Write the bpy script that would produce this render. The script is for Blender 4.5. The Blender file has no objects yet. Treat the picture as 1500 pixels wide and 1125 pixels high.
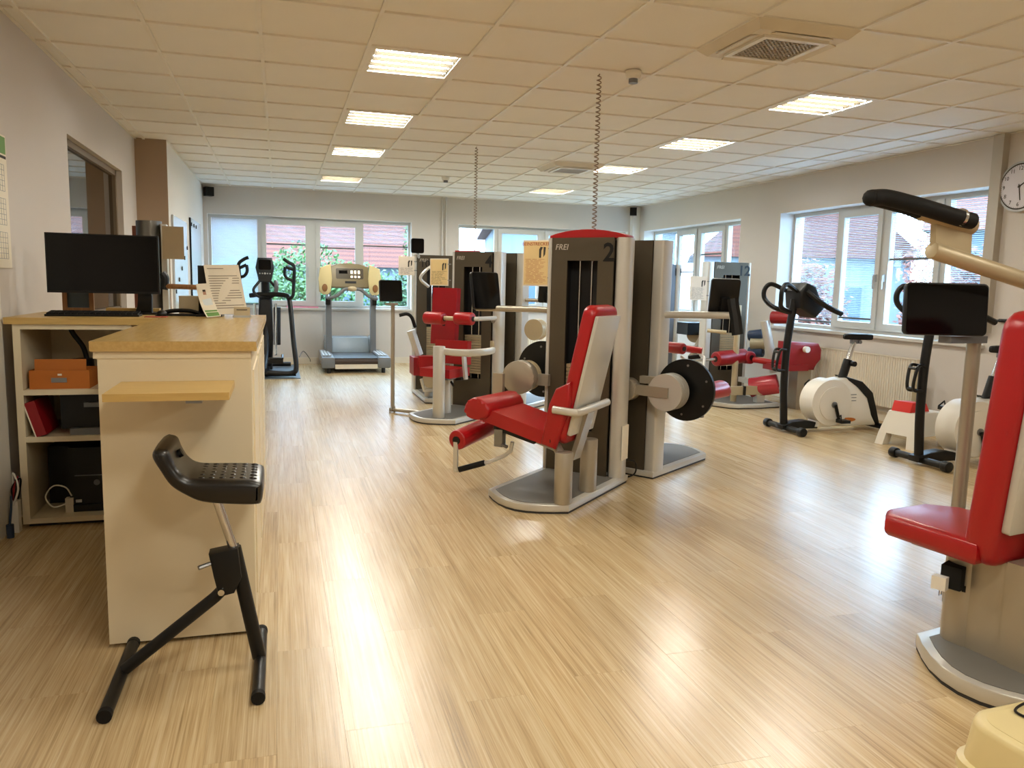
import bpy, bmesh, math, random
from mathutils import Vector, Matrix

# ------------------------------------------------------------------ camera
CH = 1.366                                   # eye height above the floor
FPX = 1155.085                               # focal length in pixels of the 1500 px wide frame
YAW, PITCH, ROLL = 0.28721, -0.12613, 0.02256
scene = bpy.context.scene
col = scene.collection
_cy, _sy, _cp, _sp = math.cos(YAW), math.sin(YAW), math.cos(PITCH), math.sin(PITCH)
C_F = Vector((_sy * _cp, _cy * _cp, _sp))
_r0 = Vector((_cy, -_sy, 0)); _u0 = _r0.cross(C_F)
C_R = math.cos(ROLL) * _r0 + math.sin(ROLL) * _u0
C_U = -math.sin(ROLL) * _r0 + math.cos(ROLL) * _u0
cam = bpy.data.cameras.new('camera')
cam.sensor_fit = 'HORIZONTAL'; cam.sensor_width = 36.0; cam.lens = FPX / 1500 * 36.0
cam.clip_start = 0.05; cam.clip_end = 300
camo = bpy.data.objects.new('camera', cam); col.objects.link(camo)
camo.matrix_world = Matrix(((C_R.x, C_U.x, -C_F.x, 0), (C_R.y, C_U.y, -C_F.y, 0), (C_R.z, C_U.z, -C_F.z, CH), (0, 0, 0, 1)))
scene.camera = camo

# ------------------------------------------------------------------ sky and exposure
world = bpy.data.worlds.new('overcast_sky'); scene.world = world; world.use_nodes = True
bg = world.node_tree.nodes['Background']
bg.inputs[0].default_value = (0.49, 0.73, 1.0, 1); bg.inputs[1].default_value = 11.0
scene.view_settings.view_transform = 'Standard'; scene.view_settings.look = 'None'
scene.view_settings.exposure = 1.0; scene.view_settings.gamma = 1.0
scene.view_settings.use_curve_mapping = False
scene.cycles.use_denoising = True
scene.cycles.max_bounces = 8; scene.cycles.diffuse_bounces = 5; scene.cycles.glossy_bounces = 4
scene.cycles.transparent_max_bounces = 24; scene.cycles.sample_clamp_indirect = 6
scene.cycles.caustics_reflective = False; scene.cycles.caustics_refractive = False
LAMP = 80.0                                  # brightness of the ceiling lamp tubes

def at(px, py, Y):
    "photo pixel -> point on the upright plane at distance Y into the room"
    d = (px - 750) / FPX * C_R - (py - 562.5) / FPX * C_U + C_F
    d = d * (Y / d.y); return Vector((d.x, d.y, d.z + CH))

# ------------------------------------------------------------------ materials
MATS = {}
def lin(h):
    h = h.lstrip('#'); o = []
    for i in (0, 2, 4):
        c = int(h[i:i + 2], 16) / 255; o.append(c / 12.92 if c <= 0.04045 else ((c + 0.055) / 1.055) ** 2.4)
    return (*o, 1)
def mat(name, color, rough=0.5, metal=0.0, var=0.06, scale=8.0, bump=0.0, emit=0.0, spec=0.5, bscale=None, coat=0.0):
    m = bpy.data.materials.new(name); m.use_nodes = True; nt = m.node_tree; N = nt.nodes; L = nt.links
    b = N['Principled BSDF']; c = lin(color) if isinstance(color, str) else (*color, 1)
    tc = N.new('ShaderNodeTexCoord'); nz = N.new('ShaderNodeTexNoise'); nz.inputs['Scale'].default_value = scale
    nz.inputs['Detail'].default_value = 4
    L.new(tc.outputs['Object'], nz.inputs['Vector'])
    mp = N.new('ShaderNodeMapRange'); mp.inputs['To Min'].default_value = 1 - var; mp.inputs['To Max'].default_value = 1 + var
    L.new(nz.outputs['Fac'], mp.inputs['Value'])
    mx = N.new('ShaderNodeVectorMath'); mx.operation = 'SCALE'; mx.inputs[0].default_value = c[:3]
    L.new(mp.outputs[0], mx.inputs['Scale']); L.new(mx.outputs[0], b.inputs['Base Color'])
    b.inputs['Roughness'].default_value = rough; b.inputs['Metallic'].default_value = metal
    b.inputs['Specular IOR Level'].default_value = spec; b.inputs['Coat Weight'].default_value = coat
    if emit:
        b.inputs['Emission Color'].default_value = c; b.inputs['Emission Strength'].default_value = emit
    if bump:
        bn = N.new('ShaderNodeTexNoise'); bn.inputs['Scale'].default_value = bscale or scale * 6
        L.new(tc.outputs['Object'], bn.inputs['Vector'])
        bp = N.new('ShaderNodeBump'); bp.inputs['Strength'].default_value = bump; bp.inputs['Distance'].default_value = 0.004
        L.new(bn.outputs['Fac'], bp.inputs['Height']); L.new(bp.outputs[0], b.inputs['Normal'])
    MATS[name] = m; return m

def wood(name, c1, c2, rough=0.4, axis=1, scale=6.0, stretch=14.0):
    m = mat(name, c1, rough); nt = m.node_tree; N = nt.nodes; L = nt.links; b = N['Principled BSDF']
    tc = N.new('ShaderNodeTexCoord'); mp = N.new('ShaderNodeMapping'); s = [stretch] * 3; s[axis] = 1.0
    mp.inputs['Scale'].default_value = s; L.new(tc.outputs['Object'], mp.inputs['Vector'])
    nz = N.new('ShaderNodeTexNoise'); nz.inputs['Scale'].default_value = scale; nz.inputs['Detail'].default_value = 6
    L.new(mp.outputs[0], nz.inputs['Vector'])
    r = N.new('ShaderNodeValToRGB'); r.color_ramp.elements[0].position = 0.35; r.color_ramp.elements[1].position = 0.68
    r.color_ramp.elements[0].color = lin(c1); r.color_ramp.elements[1].color = lin(c2)
    L.new(nz.outputs['Fac'], r.inputs[0]); L.new(r.outputs[0], b.inputs['Base Color']); return m

def floor_mat():
    m = bpy.data.materials.new('striped_vinyl_plank'); m.use_nodes = True; nt = m.node_tree; N = nt.nodes; L = nt.links
    b = N['Principled BSDF']; geo = N.new('ShaderNodeNewGeometry'); oi = N.new('ShaderNodeObjectInfo')
    off = N.new('ShaderNodeVectorMath'); off.operation = 'SCALE'; off.inputs[0].default_value = (31.0, 57.0, 0.0)
    L.new(oi.outputs['Random'], off.inputs['Scale'])
    add = N.new('ShaderNodeVectorMath'); add.operation = 'ADD'; L.new(geo.outputs['Position'], add.inputs[0]); L.new(off.outputs[0], add.inputs[1])
    def streak(sx, sy, det):
        mp = N.new('ShaderNodeMapping'); mp.inputs['Scale'].default_value = (sx, sy, 1); L.new(add.outputs[0], mp.inputs['Vector'])
        nz = N.new('ShaderNodeTexNoise'); nz.inputs['Scale'].default_value = 1.0; nz.inputs['Detail'].default_value = det
        nz.inputs['Roughness'].default_value = 0.6; L.new(mp.outputs[0], nz.inputs['Vector']); return nz
    a = streak(75, 1.1, 5); c = streak(220, 3.0, 3); d = streak(9, 0.5, 3)
    m1 = N.new('ShaderNodeMix'); m1.inputs[0].default_value = 0.45; L.new(a.outputs['Fac'], m1.inputs[2]); L.new(c.outputs['Fac'], m1.inputs[3])
    m2 = N.new('ShaderNodeMix'); m2.inputs[0].default_value = 0.25; L.new(m1.outputs[0], m2.inputs[2]); L.new(d.outputs['Fac'], m2.inputs[3])
    r = N.new('ShaderNodeValToRGB'); e = r.color_ramp.elements
    e[0].position = 0.34; e[0].color = lin('#8c7350'); e[1].position = 0.64; e[1].color = lin('#dcc8a2')
    k = e.new(0.47); k.color = lin('#bfa478')
    L.new(m2.outputs[0], r.inputs[0])
    tone = N.new('ShaderNodeMapRange'); tone.inputs['To Min'].default_value = 0.93; tone.inputs['To Max'].default_value = 1.05
    L.new(oi.outputs['Random'], tone.inputs['Value'])
    sc = N.new('ShaderNodeVectorMath'); sc.operation = 'SCALE'; L.new(r.outputs[0], sc.inputs[0]); L.new(tone.outputs[0], sc.inputs['Scale'])
    L.new(sc.outputs[0], b.inputs['Base Color'])
    b.inputs['Roughness'].default_value = 0.27; b.inputs['Specular IOR Level'].default_value = 0.95
    bp = N.new('ShaderNodeBump'); bp.inputs['Strength'].default_value = 0.12; bp.inputs['Distance'].default_value = 0.002
    L.new(c.outputs['Fac'], bp.inputs['Height']); L.new(bp.outputs[0], b.inputs['Normal'])
    return m

def glass_mat(name, tint, refl=0.05):
    m = bpy.data.materials.new(name); m.use_nodes = True; nt = m.node_tree; N = nt.nodes; L = nt.links
    N.remove(N['Principled BSDF']); out = N['Material Output']
    tr = N.new('ShaderNodeBsdfTransparent'); gl = N.new('ShaderNodeBsdfGlossy'); gl.inputs['Roughness'].default_value = 0.02
    nz = N.new('ShaderNodeTexNoise'); nz.inputs['Scale'].default_value = 1.3
    r = N.new('ShaderNodeValToRGB'); t = Vector(tint)
    r.color_ramp.elements[0].color = (*(t * 0.97), 1); r.color_ramp.elements[1].color = (*t, 1)
    L.new(nz.outputs['Fac'], r.inputs[0]); L.new(r.outputs[0], tr.inputs[0])
    ge = N.new('ShaderNodeNewGeometry'); dt = N.new('ShaderNodeVectorMath'); dt.operation = 'DOT_PRODUCT'
    L.new(ge.outputs['Incoming'], dt.inputs[0]); L.new(ge.outputs['Normal'], dt.inputs[1])
    def mth(op, a, b):
        n = N.new('ShaderNodeMath'); n.operation = op
        if isinstance(a, (int, float)): n.inputs[0].default_value = a
        else: L.new(a, n.inputs[0])
        if b is not None:
            if isinstance(b, (int, float)): n.inputs[1].default_value = b
            else: L.new(b, n.inputs[1])
        return n.outputs[0]
    sch = mth('POWER', mth('SUBTRACT', 1.0, mth('ABSOLUTE', dt.outputs['Value'], None)), 5.0)
    fac = mth('ADD', mth('MULTIPLY', sch, 1.0 - refl), refl)
    mx = N.new('ShaderNodeMixShader'); L.new(fac, mx.inputs[0]); L.new(tr.outputs[0], mx.inputs[1]); L.new(gl.outputs[0], mx.inputs[2])
    L.new(mx.outputs[0], out.inputs[0]); return m

def roof_mat():
    m = mat('red_roof_tiles', '#a8543c', 0.8); nt = m.node_tree; N = nt.nodes; L = nt.links; b = N['Principled BSDF']
    geo = N.new('ShaderNodeNewGeometry'); w = N.new('ShaderNodeTexWave'); w.bands_direction = 'Z'; w.inputs['Scale'].default_value = 2.2
    w.inputs['Distortion'].default_value = 0.4; L.new(geo.outputs['Position'], w.inputs['Vector'])
    r = N.new('ShaderNodeValToRGB'); r.color_ramp.elements[0].color = lin('#4b2117'); r.color_ramp.elements[1].color = lin('#643120')
    L.new(w.outputs['Color'], r.inputs[0]); L.new(r.outputs[0], b.inputs['Base Color']); return m

def leaf_mat(name, c1, c2):
    m = mat(name, c1, 0.6); nt = m.node_tree; N = nt.nodes; L = nt.links; b = N['Principled BSDF']
    geo = N.new('ShaderNodeNewGeometry'); nz = N.new('ShaderNodeTexNoise'); nz.inputs['Scale'].default_value = 5.0
    L.new(geo.outputs['Position'], nz.inputs['Vector'])
    r = N.new('ShaderNodeValToRGB'); r.color_ramp.elements[0].position = 0.3; r.color_ramp.elements[1].position = 0.7
    r.color_ramp.elements[0].color = lin(c1); r.color_ramp.elements[1].color = lin(c2)
    L.new(nz.outputs['Fac'], r.inputs[0]); L.new(r.outputs[0], b.inputs['Base Color']); return m

WALL = mat('greige_wall_paint', '#d0c9c2', 0.85, var=0.03, scale=1.5, bump=0.15, bscale=120)
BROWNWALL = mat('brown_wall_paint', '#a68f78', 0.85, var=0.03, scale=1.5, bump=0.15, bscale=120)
WHITEWALL = mat('white_reveal_paint', '#e8e6e2', 0.8, var=0.02)
TILE = mat('mineral_ceiling_tile', '#ece9e3', 0.9, var=0.03, scale=3, bump=0.25, bscale=220)
TEE = mat('white_grid_metal', '#e9e4da', 0.45)
FLOOR = floor_mat()
SUB = mat('screed', '#5a4a38', 0.9)
TRIM = mat('cream_trim', '#d9d0bf', 0.5)
PVC = mat('grey_white_window_pvc', '#c3c3bf', 0.4, var=0.02)
GASKET = mat('black_gasket', '#2a2a2c', 0.6)
GLASS = glass_mat('window_glass', (0.93, 0.97, 0.98))
DARKGLASS = glass_mat('dark_partition_glass', (0.30, 0.27, 0.24), refl=0.30)
BLIND = mat('white_blind_slat', '#c3cbd1', 0.5, var=0.02)
def _translucent(m, f):
    nt = m.node_tree; N = nt.nodes; L = nt.links; t = N.new('ShaderNodeBsdfTranslucent'); t.inputs[0].default_value = (0.72, 0.88, 1.0, 1)
    mx = N.new('ShaderNodeMixShader'); mx.inputs[0].default_value = f; L.new(N['Principled BSDF'].outputs[0], mx.inputs[1]); L.new(t.outputs[0], mx.inputs[2]); L.new(mx.outputs[0], N['Material Output'].inputs[0])
_translucent(BLIND, 0.12)
RAIL = mat('dark_blind_rail', '#5b6266', 0.5)
SILVER = mat('silver_grey_machine_paint', '#aaa190', 0.34, metal=0.45, var=0.03)
LSILVER = mat('light_silver_machine_paint', '#c9c6be', 0.32, metal=0.35, var=0.03)
TOWER = mat('umber_tower_metal', '#514839', 0.42, metal=0.35, var=0.05, scale=2)
TOWERIN = mat('black_tower_inside', '#121110', 0.6)
INLAY = mat('grey_rubber_inlay', '#6f6c66', 0.55, var=0.06)
RED = mat('red_vinyl', '#a01016', 0.33, var=0.05, scale=5, bump=0.08, bscale=260)
DRED = mat('dark_red_vinyl', '#8d0f18', 0.36, var=0.05, scale=5, bump=0.08, bscale=260)
NAVY = mat('navy_vinyl', '#22344f', 0.4)
BLACK = mat('black_plastic', '#0b0b0b', 0.42, var=0.1, spec=0.35)
SOFTBLACK = mat('black_foam_grip', '#0d0c0b', 0.7, spec=0.3)
SCREEN = mat('black_screen_glass', '#050506', 0.12, spec=0.25)
CHROME = mat('chrome', '#d5d5d5', 0.15, metal=1.0, var=0.02)
STEEL = mat('grey_steel', '#8e8f90', 0.3, metal=0.9, var=0.05)
GREY = mat('mid_grey_plastic', '#6d7074', 0.4)
LGREY = mat('light_grey_plastic', '#b9bcbd', 0.4)
WHITE = mat('white_plastic', '#e6e2d8', 0.4, var=0.03)
CREAM = mat('cream_plastic', '#dccb97', 0.4, var=0.03)
TAN = mat('tan_machine_paint', '#b5a585', 0.4, metal=0.2)
MAPLE = wood('maple_worktop', '#b8985c', '#c4a468', 0.25, axis=1)
MAPLEX = wood('maple_shelf', '#bb9a5a', '#c8a866', 0.35, axis=0)
LAM = mat('cream_laminate', '#dccfb2', 0.4, var=0.03, scale=3)
BROWNWOOD = wood('brown_wood', '#7c5530', '#96693d', 0.5, axis=2)
ORANGE = mat('orange_cardboard', '#b5671f', 0.7, var=0.06)
PAPER = mat('white_paper', '#ece4d2', 0.8, var=0.02)
KRAFT = mat('yellowed_chart_paper', '#d8bd86', 0.6, var=0.06)
PALEPAPER = mat('pale_chart_paper', '#d9cdbb', 0.6, var=0.04)
INK = mat('dark_ink', '#3a332c', 0.8)
REDINK = mat('red_ink', '#a24a34', 0.8)
SKIN = mat('printed_skin_tone', '#b98d74', 0.7)
GREENINK = mat('printed_green', '#6f9a55', 0.7)
TEXTW = mat('pale_lettering', '#b9b0a0', 0.5)
TUBE = mat('lit_lamp_tube', '#fffbee', 0.5, emit=LAMP, var=0.0)
REFLECT = mat('lamp_reflector', '#4a4439', 0.8, spec=0.0)
BLADE = mat('lamp_blade', '#3e3930', 0.8, spec=0.0)
BOARD = mat('whiteboard_surface', '#dde8ee', 0.12)
GRASS = mat('pale_paving', '#605f59', 0.9, var=0.25, scale=3)
LEAF1 = leaf_mat('bush_leaves', '#1f3f1b', '#4b6e2e')
LEAF2 = leaf_mat('dark_bush_leaves', '#153217', '#325625')
LEAF3 = leaf_mat('autumn_leaves', '#57241a', '#77422f')
BARK = mat('bark', '#5a4838', 0.9)
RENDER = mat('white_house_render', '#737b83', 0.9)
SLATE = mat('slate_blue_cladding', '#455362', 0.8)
ROOF = roof_mat()
PINK = mat('pink_paper', '#d9889a', 0.7)

# ------------------------------------------------------------------ mesh helpers
def rrect(w, h, r, n=4):
    o = []
    for cx, cy, a0 in ((w / 2 - r, h / 2 - r, 0), (-w / 2 + r, h / 2 - r, 90), (-w / 2 + r, -h / 2 + r, 180), (w / 2 - r, -h / 2 + r, 270)):
        for i in range(n + 1):
            a = math.radians(a0 + 90 * i / n); o.append((cx + r * math.cos(a), cy + r * math.sin(a)))
    return o

class B:
    def __init__(s, o=(0, 0, 0)): s.bm = bmesh.new(); s.o = Vector(o)
    def raw(s, verts, faces):
        vs = [s.bm.verts.new(Vector(v) - s.o) for v in verts]; fs = []
        for f in faces:
            try: fs.append(s.bm.faces.new([vs[i] for i in f]))
            except ValueError: pass
        return vs, fs
    def _bev(s, vs, fs, bev, seg):
        if bev:
            es = set()
            for f in fs: es.update(f.edges)
            es = [e for e in es if len(e.link_faces) == 2 and e.calc_face_angle(0) > 0.6]
            bmesh.ops.bevel(s.bm, geom=es, offset=bev, segments=seg, affect='EDGES', profile=0.5, clamp_overlap=True)
    def bx(s, x0, x1, y0, y1, z0, z1, bev=0, seg=2):
        v = [(x, y, z) for z in (z0, z1) for y in (y0, y1) for x in (x0, x1)]
        vs, fs = s.raw(v, [(0, 2, 3, 1), (4, 5, 7, 6), (0, 1, 5, 4), (2, 6, 7, 3), (0, 4, 6, 2), (1, 3, 7, 5)])
        s._bev(vs, fs, bev, seg); return s
    def box(s, c, d, rot=None, bev=0, seg=2):
        c = Vector(c); h = Vector(d) / 2; M = rot if rot is not None else Matrix.Identity(3)
        v = [c + M @ Vector((sx * h.x, sy * h.y, sz * h.z)) for sz in (-1, 1) for sy in (-1, 1) for sx in (-1, 1)]
        vs, fs = s.raw(v, [(0, 2, 3, 1), (4, 5, 7, 6), (0, 1, 5, 4), (2, 6, 7, 3), (0, 4, 6, 2), (1, 3, 7, 5)])
        s._bev(vs, fs, bev, seg); return s
    def extr(s, outline, O, ax, ay, dv, bev=0, seg=2):
        O, ax, ay, dv = Vector(O), Vector(ax), Vector(ay), Vector(dv); n = len(outline)
        v = [O + ax * p[0] + ay * p[1] for p in outline] + [O + ax * p[0] + ay * p[1] + dv for p in outline]
        f = [tuple(range(n))[::-1], tuple(range(n, 2 * n))] + [(i, (i + 1) % n, n + (i + 1) % n, n + i) for i in range(n)]
        vs, fs = s.raw(v, f)
        if bev:
            es = [e for fc in fs[:2] for e in fc.edges]
            bmesh.ops.bevel(s.bm, geom=list(set(es)), offset=bev, segments=seg, affect='EDGES', profile=0.5, clamp_overlap=True)
        return s
    def prism(s, outline, z0, z1, bev=0, seg=2): return s.extr(outline, (0, 0, z0), (1, 0, 0), (0, 1, 0), (0, 0, z1 - z0), bev, seg)
    def cyl(s, p0, p1, r, n=16, r2=None, bev=0, seg=2):
        p0, p1 = Vector(p0), Vector(p1); d = (p1 - p0).normalized()
        t = Vector((0, 0, 1)) if abs(d.z) < 0.9 else Vector((1, 0, 0)); a = d.cross(t).normalized(); b = d.cross(a)
        r2 = r if r2 is None else r2; v = []
        for p, rr in ((p0, r), (p1, r2)):
            for i in range(n):
                th = 2 * math.pi * i / n; v.append(p + a * math.cos(th) * rr + b * math.sin(th) * rr)
        f = [tuple(range(n))[::-1], tuple(range(n, 2 * n))] + [(i, (i + 1) % n, n + (i + 1) % n, n + i) for i in range(n)]
        vs, fs = s.raw(v, f)
        if bev:
            es = [e for fc in fs[:2] for e in fc.edges]
            bmesh.ops.bevel(s.bm, geom=list(set(es)), offset=bev, segments=seg, affect='EDGES', profile=0.5, clamp_overlap=True)
        return s
    def tube(s, pts, r, n=8, flat=None):
        pts = [Vector(p) for p in pts]; rings = []; prev = None; v = []
        for i, p in enumerate(pts):
            d = (pts[min(i + 1, len(pts) - 1)] - pts[max(i - 1, 0)]).normalized()
            if prev is None:
                t = Vector((0, 0, 1)) if abs(d.z) < 0.9 else Vector((1, 0, 0)); a = d.cross(t).normalized()
            else: a = (prev - d * prev.dot(d)).normalized()
            prev = a; b = d.cross(a)
            for k in range(n):
                th = 2 * math.pi * k / n; rb = r * (flat or 1)
                v.append(p + a * math.cos(th) * r + b * math.sin(th) * rb)
        m = len(pts); f = [tuple(range(n))[::-1], tuple(range((m - 1) * n, m * n))]
        for i in range(m - 1):
            for k in range(n): f.append((i * n + k, i * n + (k + 1) % n, (i + 1) * n + (k + 1) % n, (i + 1) * n + k))
        s.raw(v, f); return s
    def ball(s, c, r, sc=(1, 1, 1), n=12):
        M = Matrix.Translation(Vector(c) - s.o) @ Matrix.Diagonal((r * sc[0], r * sc[1], r * sc[2], 1))
        bmesh.ops.create_uvsphere(s.bm, u_segments=n, v_segments=max(6, n // 2), radius=1, matrix=M); return s
    def quad(s, a, b, c, d): s.raw([a, b, c, d], [(0, 1, 2, 3)]); return s
    def build(s, name, m, parent=None, smooth=40, noise=None):
        if noise:
            pass
        bmesh.ops.recalc_face_normals(s.bm, faces=s.bm.faces[:])
        me = bpy.data.meshes.new(name); s.bm.to_mesh(me); s.bm.free()
        me.materials.append(m)
        if smooth:
            me.polygons.foreach_set('use_smooth', [True] * len(me.polygons)); me.set_sharp_from_angle(angle=math.radians(smooth))
        o = bpy.data.objects.new(name, me); col.objects.link(o)
        if parent is not None: o.parent = parent
        return o

def curve(pts, n=8):
    "Catmull-Rom through the points"
    P = [Vector(p) for p in pts]; P = [2 * P[0] - P[1]] + P + [2 * P[-1] - P[-2]]; o = []
    for i in range(1, len(P) - 2):
        for k in range(n):
            t = k / n; a, b, c, d = P[i - 1], P[i], P[i + 1], P[i + 2]
            o.append(0.5 * ((2 * b) + (c - a) * t + (2 * a - 5 * b + 4 * c - d) * t * t + (3 * b - a - 3 * c + d) * t ** 3))
    return o + [P[-2]]

def tag(o, label, cat, group=None):
    o['label'] = label; o['category'] = cat
    if group: o['group'] = group
    return o
def thing(name, label, cat, loc=(0, 0, 0), rz=0, group=None):
    o = bpy.data.objects.new(name, None); o.empty_display_size = 0.1; col.objects.link(o)
    o.location = loc; o.rotation_euler = (0, 0, math.radians(rz)); return tag(o, label, cat, group)
def struct(o): o['kind'] = 'structure'; return o
def stuff(o): o['kind'] = 'stuff'; return o
def text(body, size, m, parent, O, ax, ay, name='lettering', align='CENTER', depth=0.0006, shear=0.0, bold=0.0):
    cu = bpy.data.curves.new('t', 'FONT'); cu.body = body; cu.size = size; cu.align_x = align; cu.align_y = 'CENTER'; cu.extrude = depth; cu.offset = bold; cu.resolution_u = 3; cu.shear = shear
    tmp = bpy.data.objects.new('t', cu); col.objects.link(tmp)
    dg = bpy.context.evaluated_depsgraph_get(); me = bpy.data.meshes.new_from_object(tmp.evaluated_get(dg))
    bpy.data.objects.remove(tmp); bpy.data.curves.remove(cu); me.name = name
    ax, ay = Vector(ax).normalized(), Vector(ay).normalized(); az = ax.cross(ay)
    me.transform(Matrix(((ax.x, ay.x, az.x, O[0]), (ax.y, ay.y, az.y, O[1]), (ax.z, ay.z, az.z, O[2]), (0, 0, 0, 1))))
    me.materials.clear(); me.materials.append(m)
    o = bpy.data.objects.new(name, me); col.objects.link(o); o.parent = parent; return o
def ry(a): return Matrix.Rotation(math.radians(a), 3, 'Y')
def rx(a): return Matrix.Rotation(math.radians(a), 3, 'X')
def rzm(a): return Matrix.Rotation(math.radians(a), 3, 'Z')
rnd = random.Random(7)

# ------------------------------------------------------------------ room shell
LW, RW, BW, FW, H = -1.427, 6.19, 13.24, -3.0, 2.775
LW2, COLY = -1.12, 9.2          # the left wall steps in behind the column
b = B(); b.bx(LW - 0.2, RW + 0.2, FW - 0.2, BW + 0.2, -0.25, -0.012)
floor = struct(b.build('floor', SUB, smooth=0))
PWD, PLN = 0.2, 1.25            # floor planks
planks = []
nx = int((RW - LW) / PWD) + 1
for i in range(nx):
    x0 = LW + i * PWD; x1 = min(x0 + PWD, RW)
    if x1 - x0 < 0.02: continue
    y = FW - ((i * 0.47) % 1.0) * PLN
    while y < BW:
        planks.append((x0, x1, max(y, FW), min(y + PLN, BW))); y += PLN
def plank_dist(p):
    cx, cyy = (p[0] + p[1]) / 2, (p[2] + p[3]) / 2
    d = Vector((cx, cyy, -CH)); zc = d.dot(C_F)
    if zc < 0.4: return 1e3 + math.hypot(cx, cyy)
    X = d.dot(C_R) / zc * FPX; Yp = -d.dot(C_U) / zc * FPX
    return math.hypot(cx, cyy) + (0 if abs(X) < 850 and abs(Yp) < 700 else 1e3)
planks.sort(key=plank_dist)
rest = B(); pmesh = {}
for k, (x0, x1, y0, y1) in enumerate(planks):
    if y1 - y0 < 0.02: continue
    if k < 290:
        key = (round(x1 - x0, 3), round(y1 - y0, 3))
        if key not in pmesh:
            q = B(); q.bx(0.0003, key[0] - 0.0003, 0.0003, key[1] - 0.0003, -0.012, 0.0)
            o = q.build('floor_plank', FLOOR, floor, smooth=0); pmesh[key] = o.data
        else:
            o = bpy.data.objects.new('floor_plank', pmesh[key]); col.objects.link(o); o.parent = floor
        o.location = (x0, y0, 0)
    else: rest.bx(x0 + 0.0003, x1 - 0.0003, y0 + 0.0003, y1 - 0.0003, -0.012, 0.0)
stuff(rest.build('floor_planks_beyond', FLOOR, floor, smooth=0))

# walls (boxes around the openings)
def wall_with_openings(name, s0, s1, ops, mk, m):
    b = B(); s = s0
    for a, c, z0, z1 in ops:
        mk(b, s, a, 0, 2.95); mk(b, a, c, 0, z0); mk(b, a, c, z1, 2.95); s = c
    mk(b, s, s1, 0, 2.95); return struct(b.build(name, m, smooth=0))
WZ0, WZ1 = 0.90, 2.345
W1 = (-1.06, 2.115); W2 = (2.905, 6.02); W3 = (9.86, 12.93); W4 = (5.73, 8.945)
wall_with_openings('wall_back', LW2, RW + 0.3, [(W1[0], W1[1], WZ0, WZ1), (W2[0], W2[1], WZ0, WZ1)], lambda b, a, c, z0, z1: b.bx(a, c, BW, BW + 0.3, z0, z1), WALL)
wall_with_openings('wall_right', FW, BW, [(W4[0], W4[1], WZ0, WZ1), (W3[0], W3[1], WZ0, WZ1)], lambda b, a, c, z0, z1: b.bx(RW, RW + 0.36, a, c, z0, z1), WALL)
GL = (6.40, 8.44, 1.02, 2.35)
b = B(); b.bx(LW - 0.15, LW, FW, GL[0], 0, 2.95); b.bx(LW - 0.15, LW, GL[0], GL[1], 0, GL[2]); b.bx(LW - 0.15, LW, GL[0], GL[1], GL[3], 2.95); b.bx(LW - 0.15, LW, GL[1], BW + 0.3, 0, 2.95)
struct(b.build('wall_left', WALL, smooth=0))
b = B(); b.bx(LW, LW2, COLY, COLY + 0.02, 0, 2.95); struct(b.build('wall_column_face', BROWNWALL, smooth=0))
b = B(); b.bx(LW, LW2, COLY + 0.02, BW + 0.3, 0, 2.95); struct(b.build('wall_left_rear', WHITEWALL, smooth=0))
b = B(); b.bx(LW - 0.15, RW + 0.36, FW - 0.2, FW, 0, 2.95); struct(b.build('wall_behind_camera', WALL, smooth=0))
# dim room behind the glazed partition
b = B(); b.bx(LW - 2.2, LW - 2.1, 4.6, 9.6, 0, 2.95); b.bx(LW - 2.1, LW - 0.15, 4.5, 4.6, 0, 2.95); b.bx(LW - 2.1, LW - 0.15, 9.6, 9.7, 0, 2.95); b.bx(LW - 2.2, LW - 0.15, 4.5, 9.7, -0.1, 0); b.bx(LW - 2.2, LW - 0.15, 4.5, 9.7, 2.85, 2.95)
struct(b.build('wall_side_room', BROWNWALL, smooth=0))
gw = thing('window_1', 'dark glazed partition window in the left wall above the monitor', 'window', (LW, GL[0], GL[2])); del gw['category']; struct(gw)
O = Vector(gw.location)
b = B(O); t = 0.05
for z0, z1, y0, y1 in ((GL[3] - t, GL[3], GL[0], GL[1]), (GL[2], GL[2] + t, GL[0], GL[1])): b.bx(LW - 0.11, LW - 0.05, y0, y1, z0, z1)
b.bx(LW - 0.11, LW - 0.05, GL[0], GL[0] + 0.02, GL[2], GL[3]); b.bx(LW - 0.11, LW - 0.05, GL[1] - t, GL[1], GL[2], GL[3])
b.build('window_frame', mat('taupe_frame', '#7d6d58', 0.5), gw, smooth=0)
b = B(O); b.bx(LW - 0.085, LW - 0.08, GL[0] + 0.02, GL[1] - t, GL[2] + t, GL[3] - t); b.build('pane', DARKGLASS, gw, smooth=0)

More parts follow.
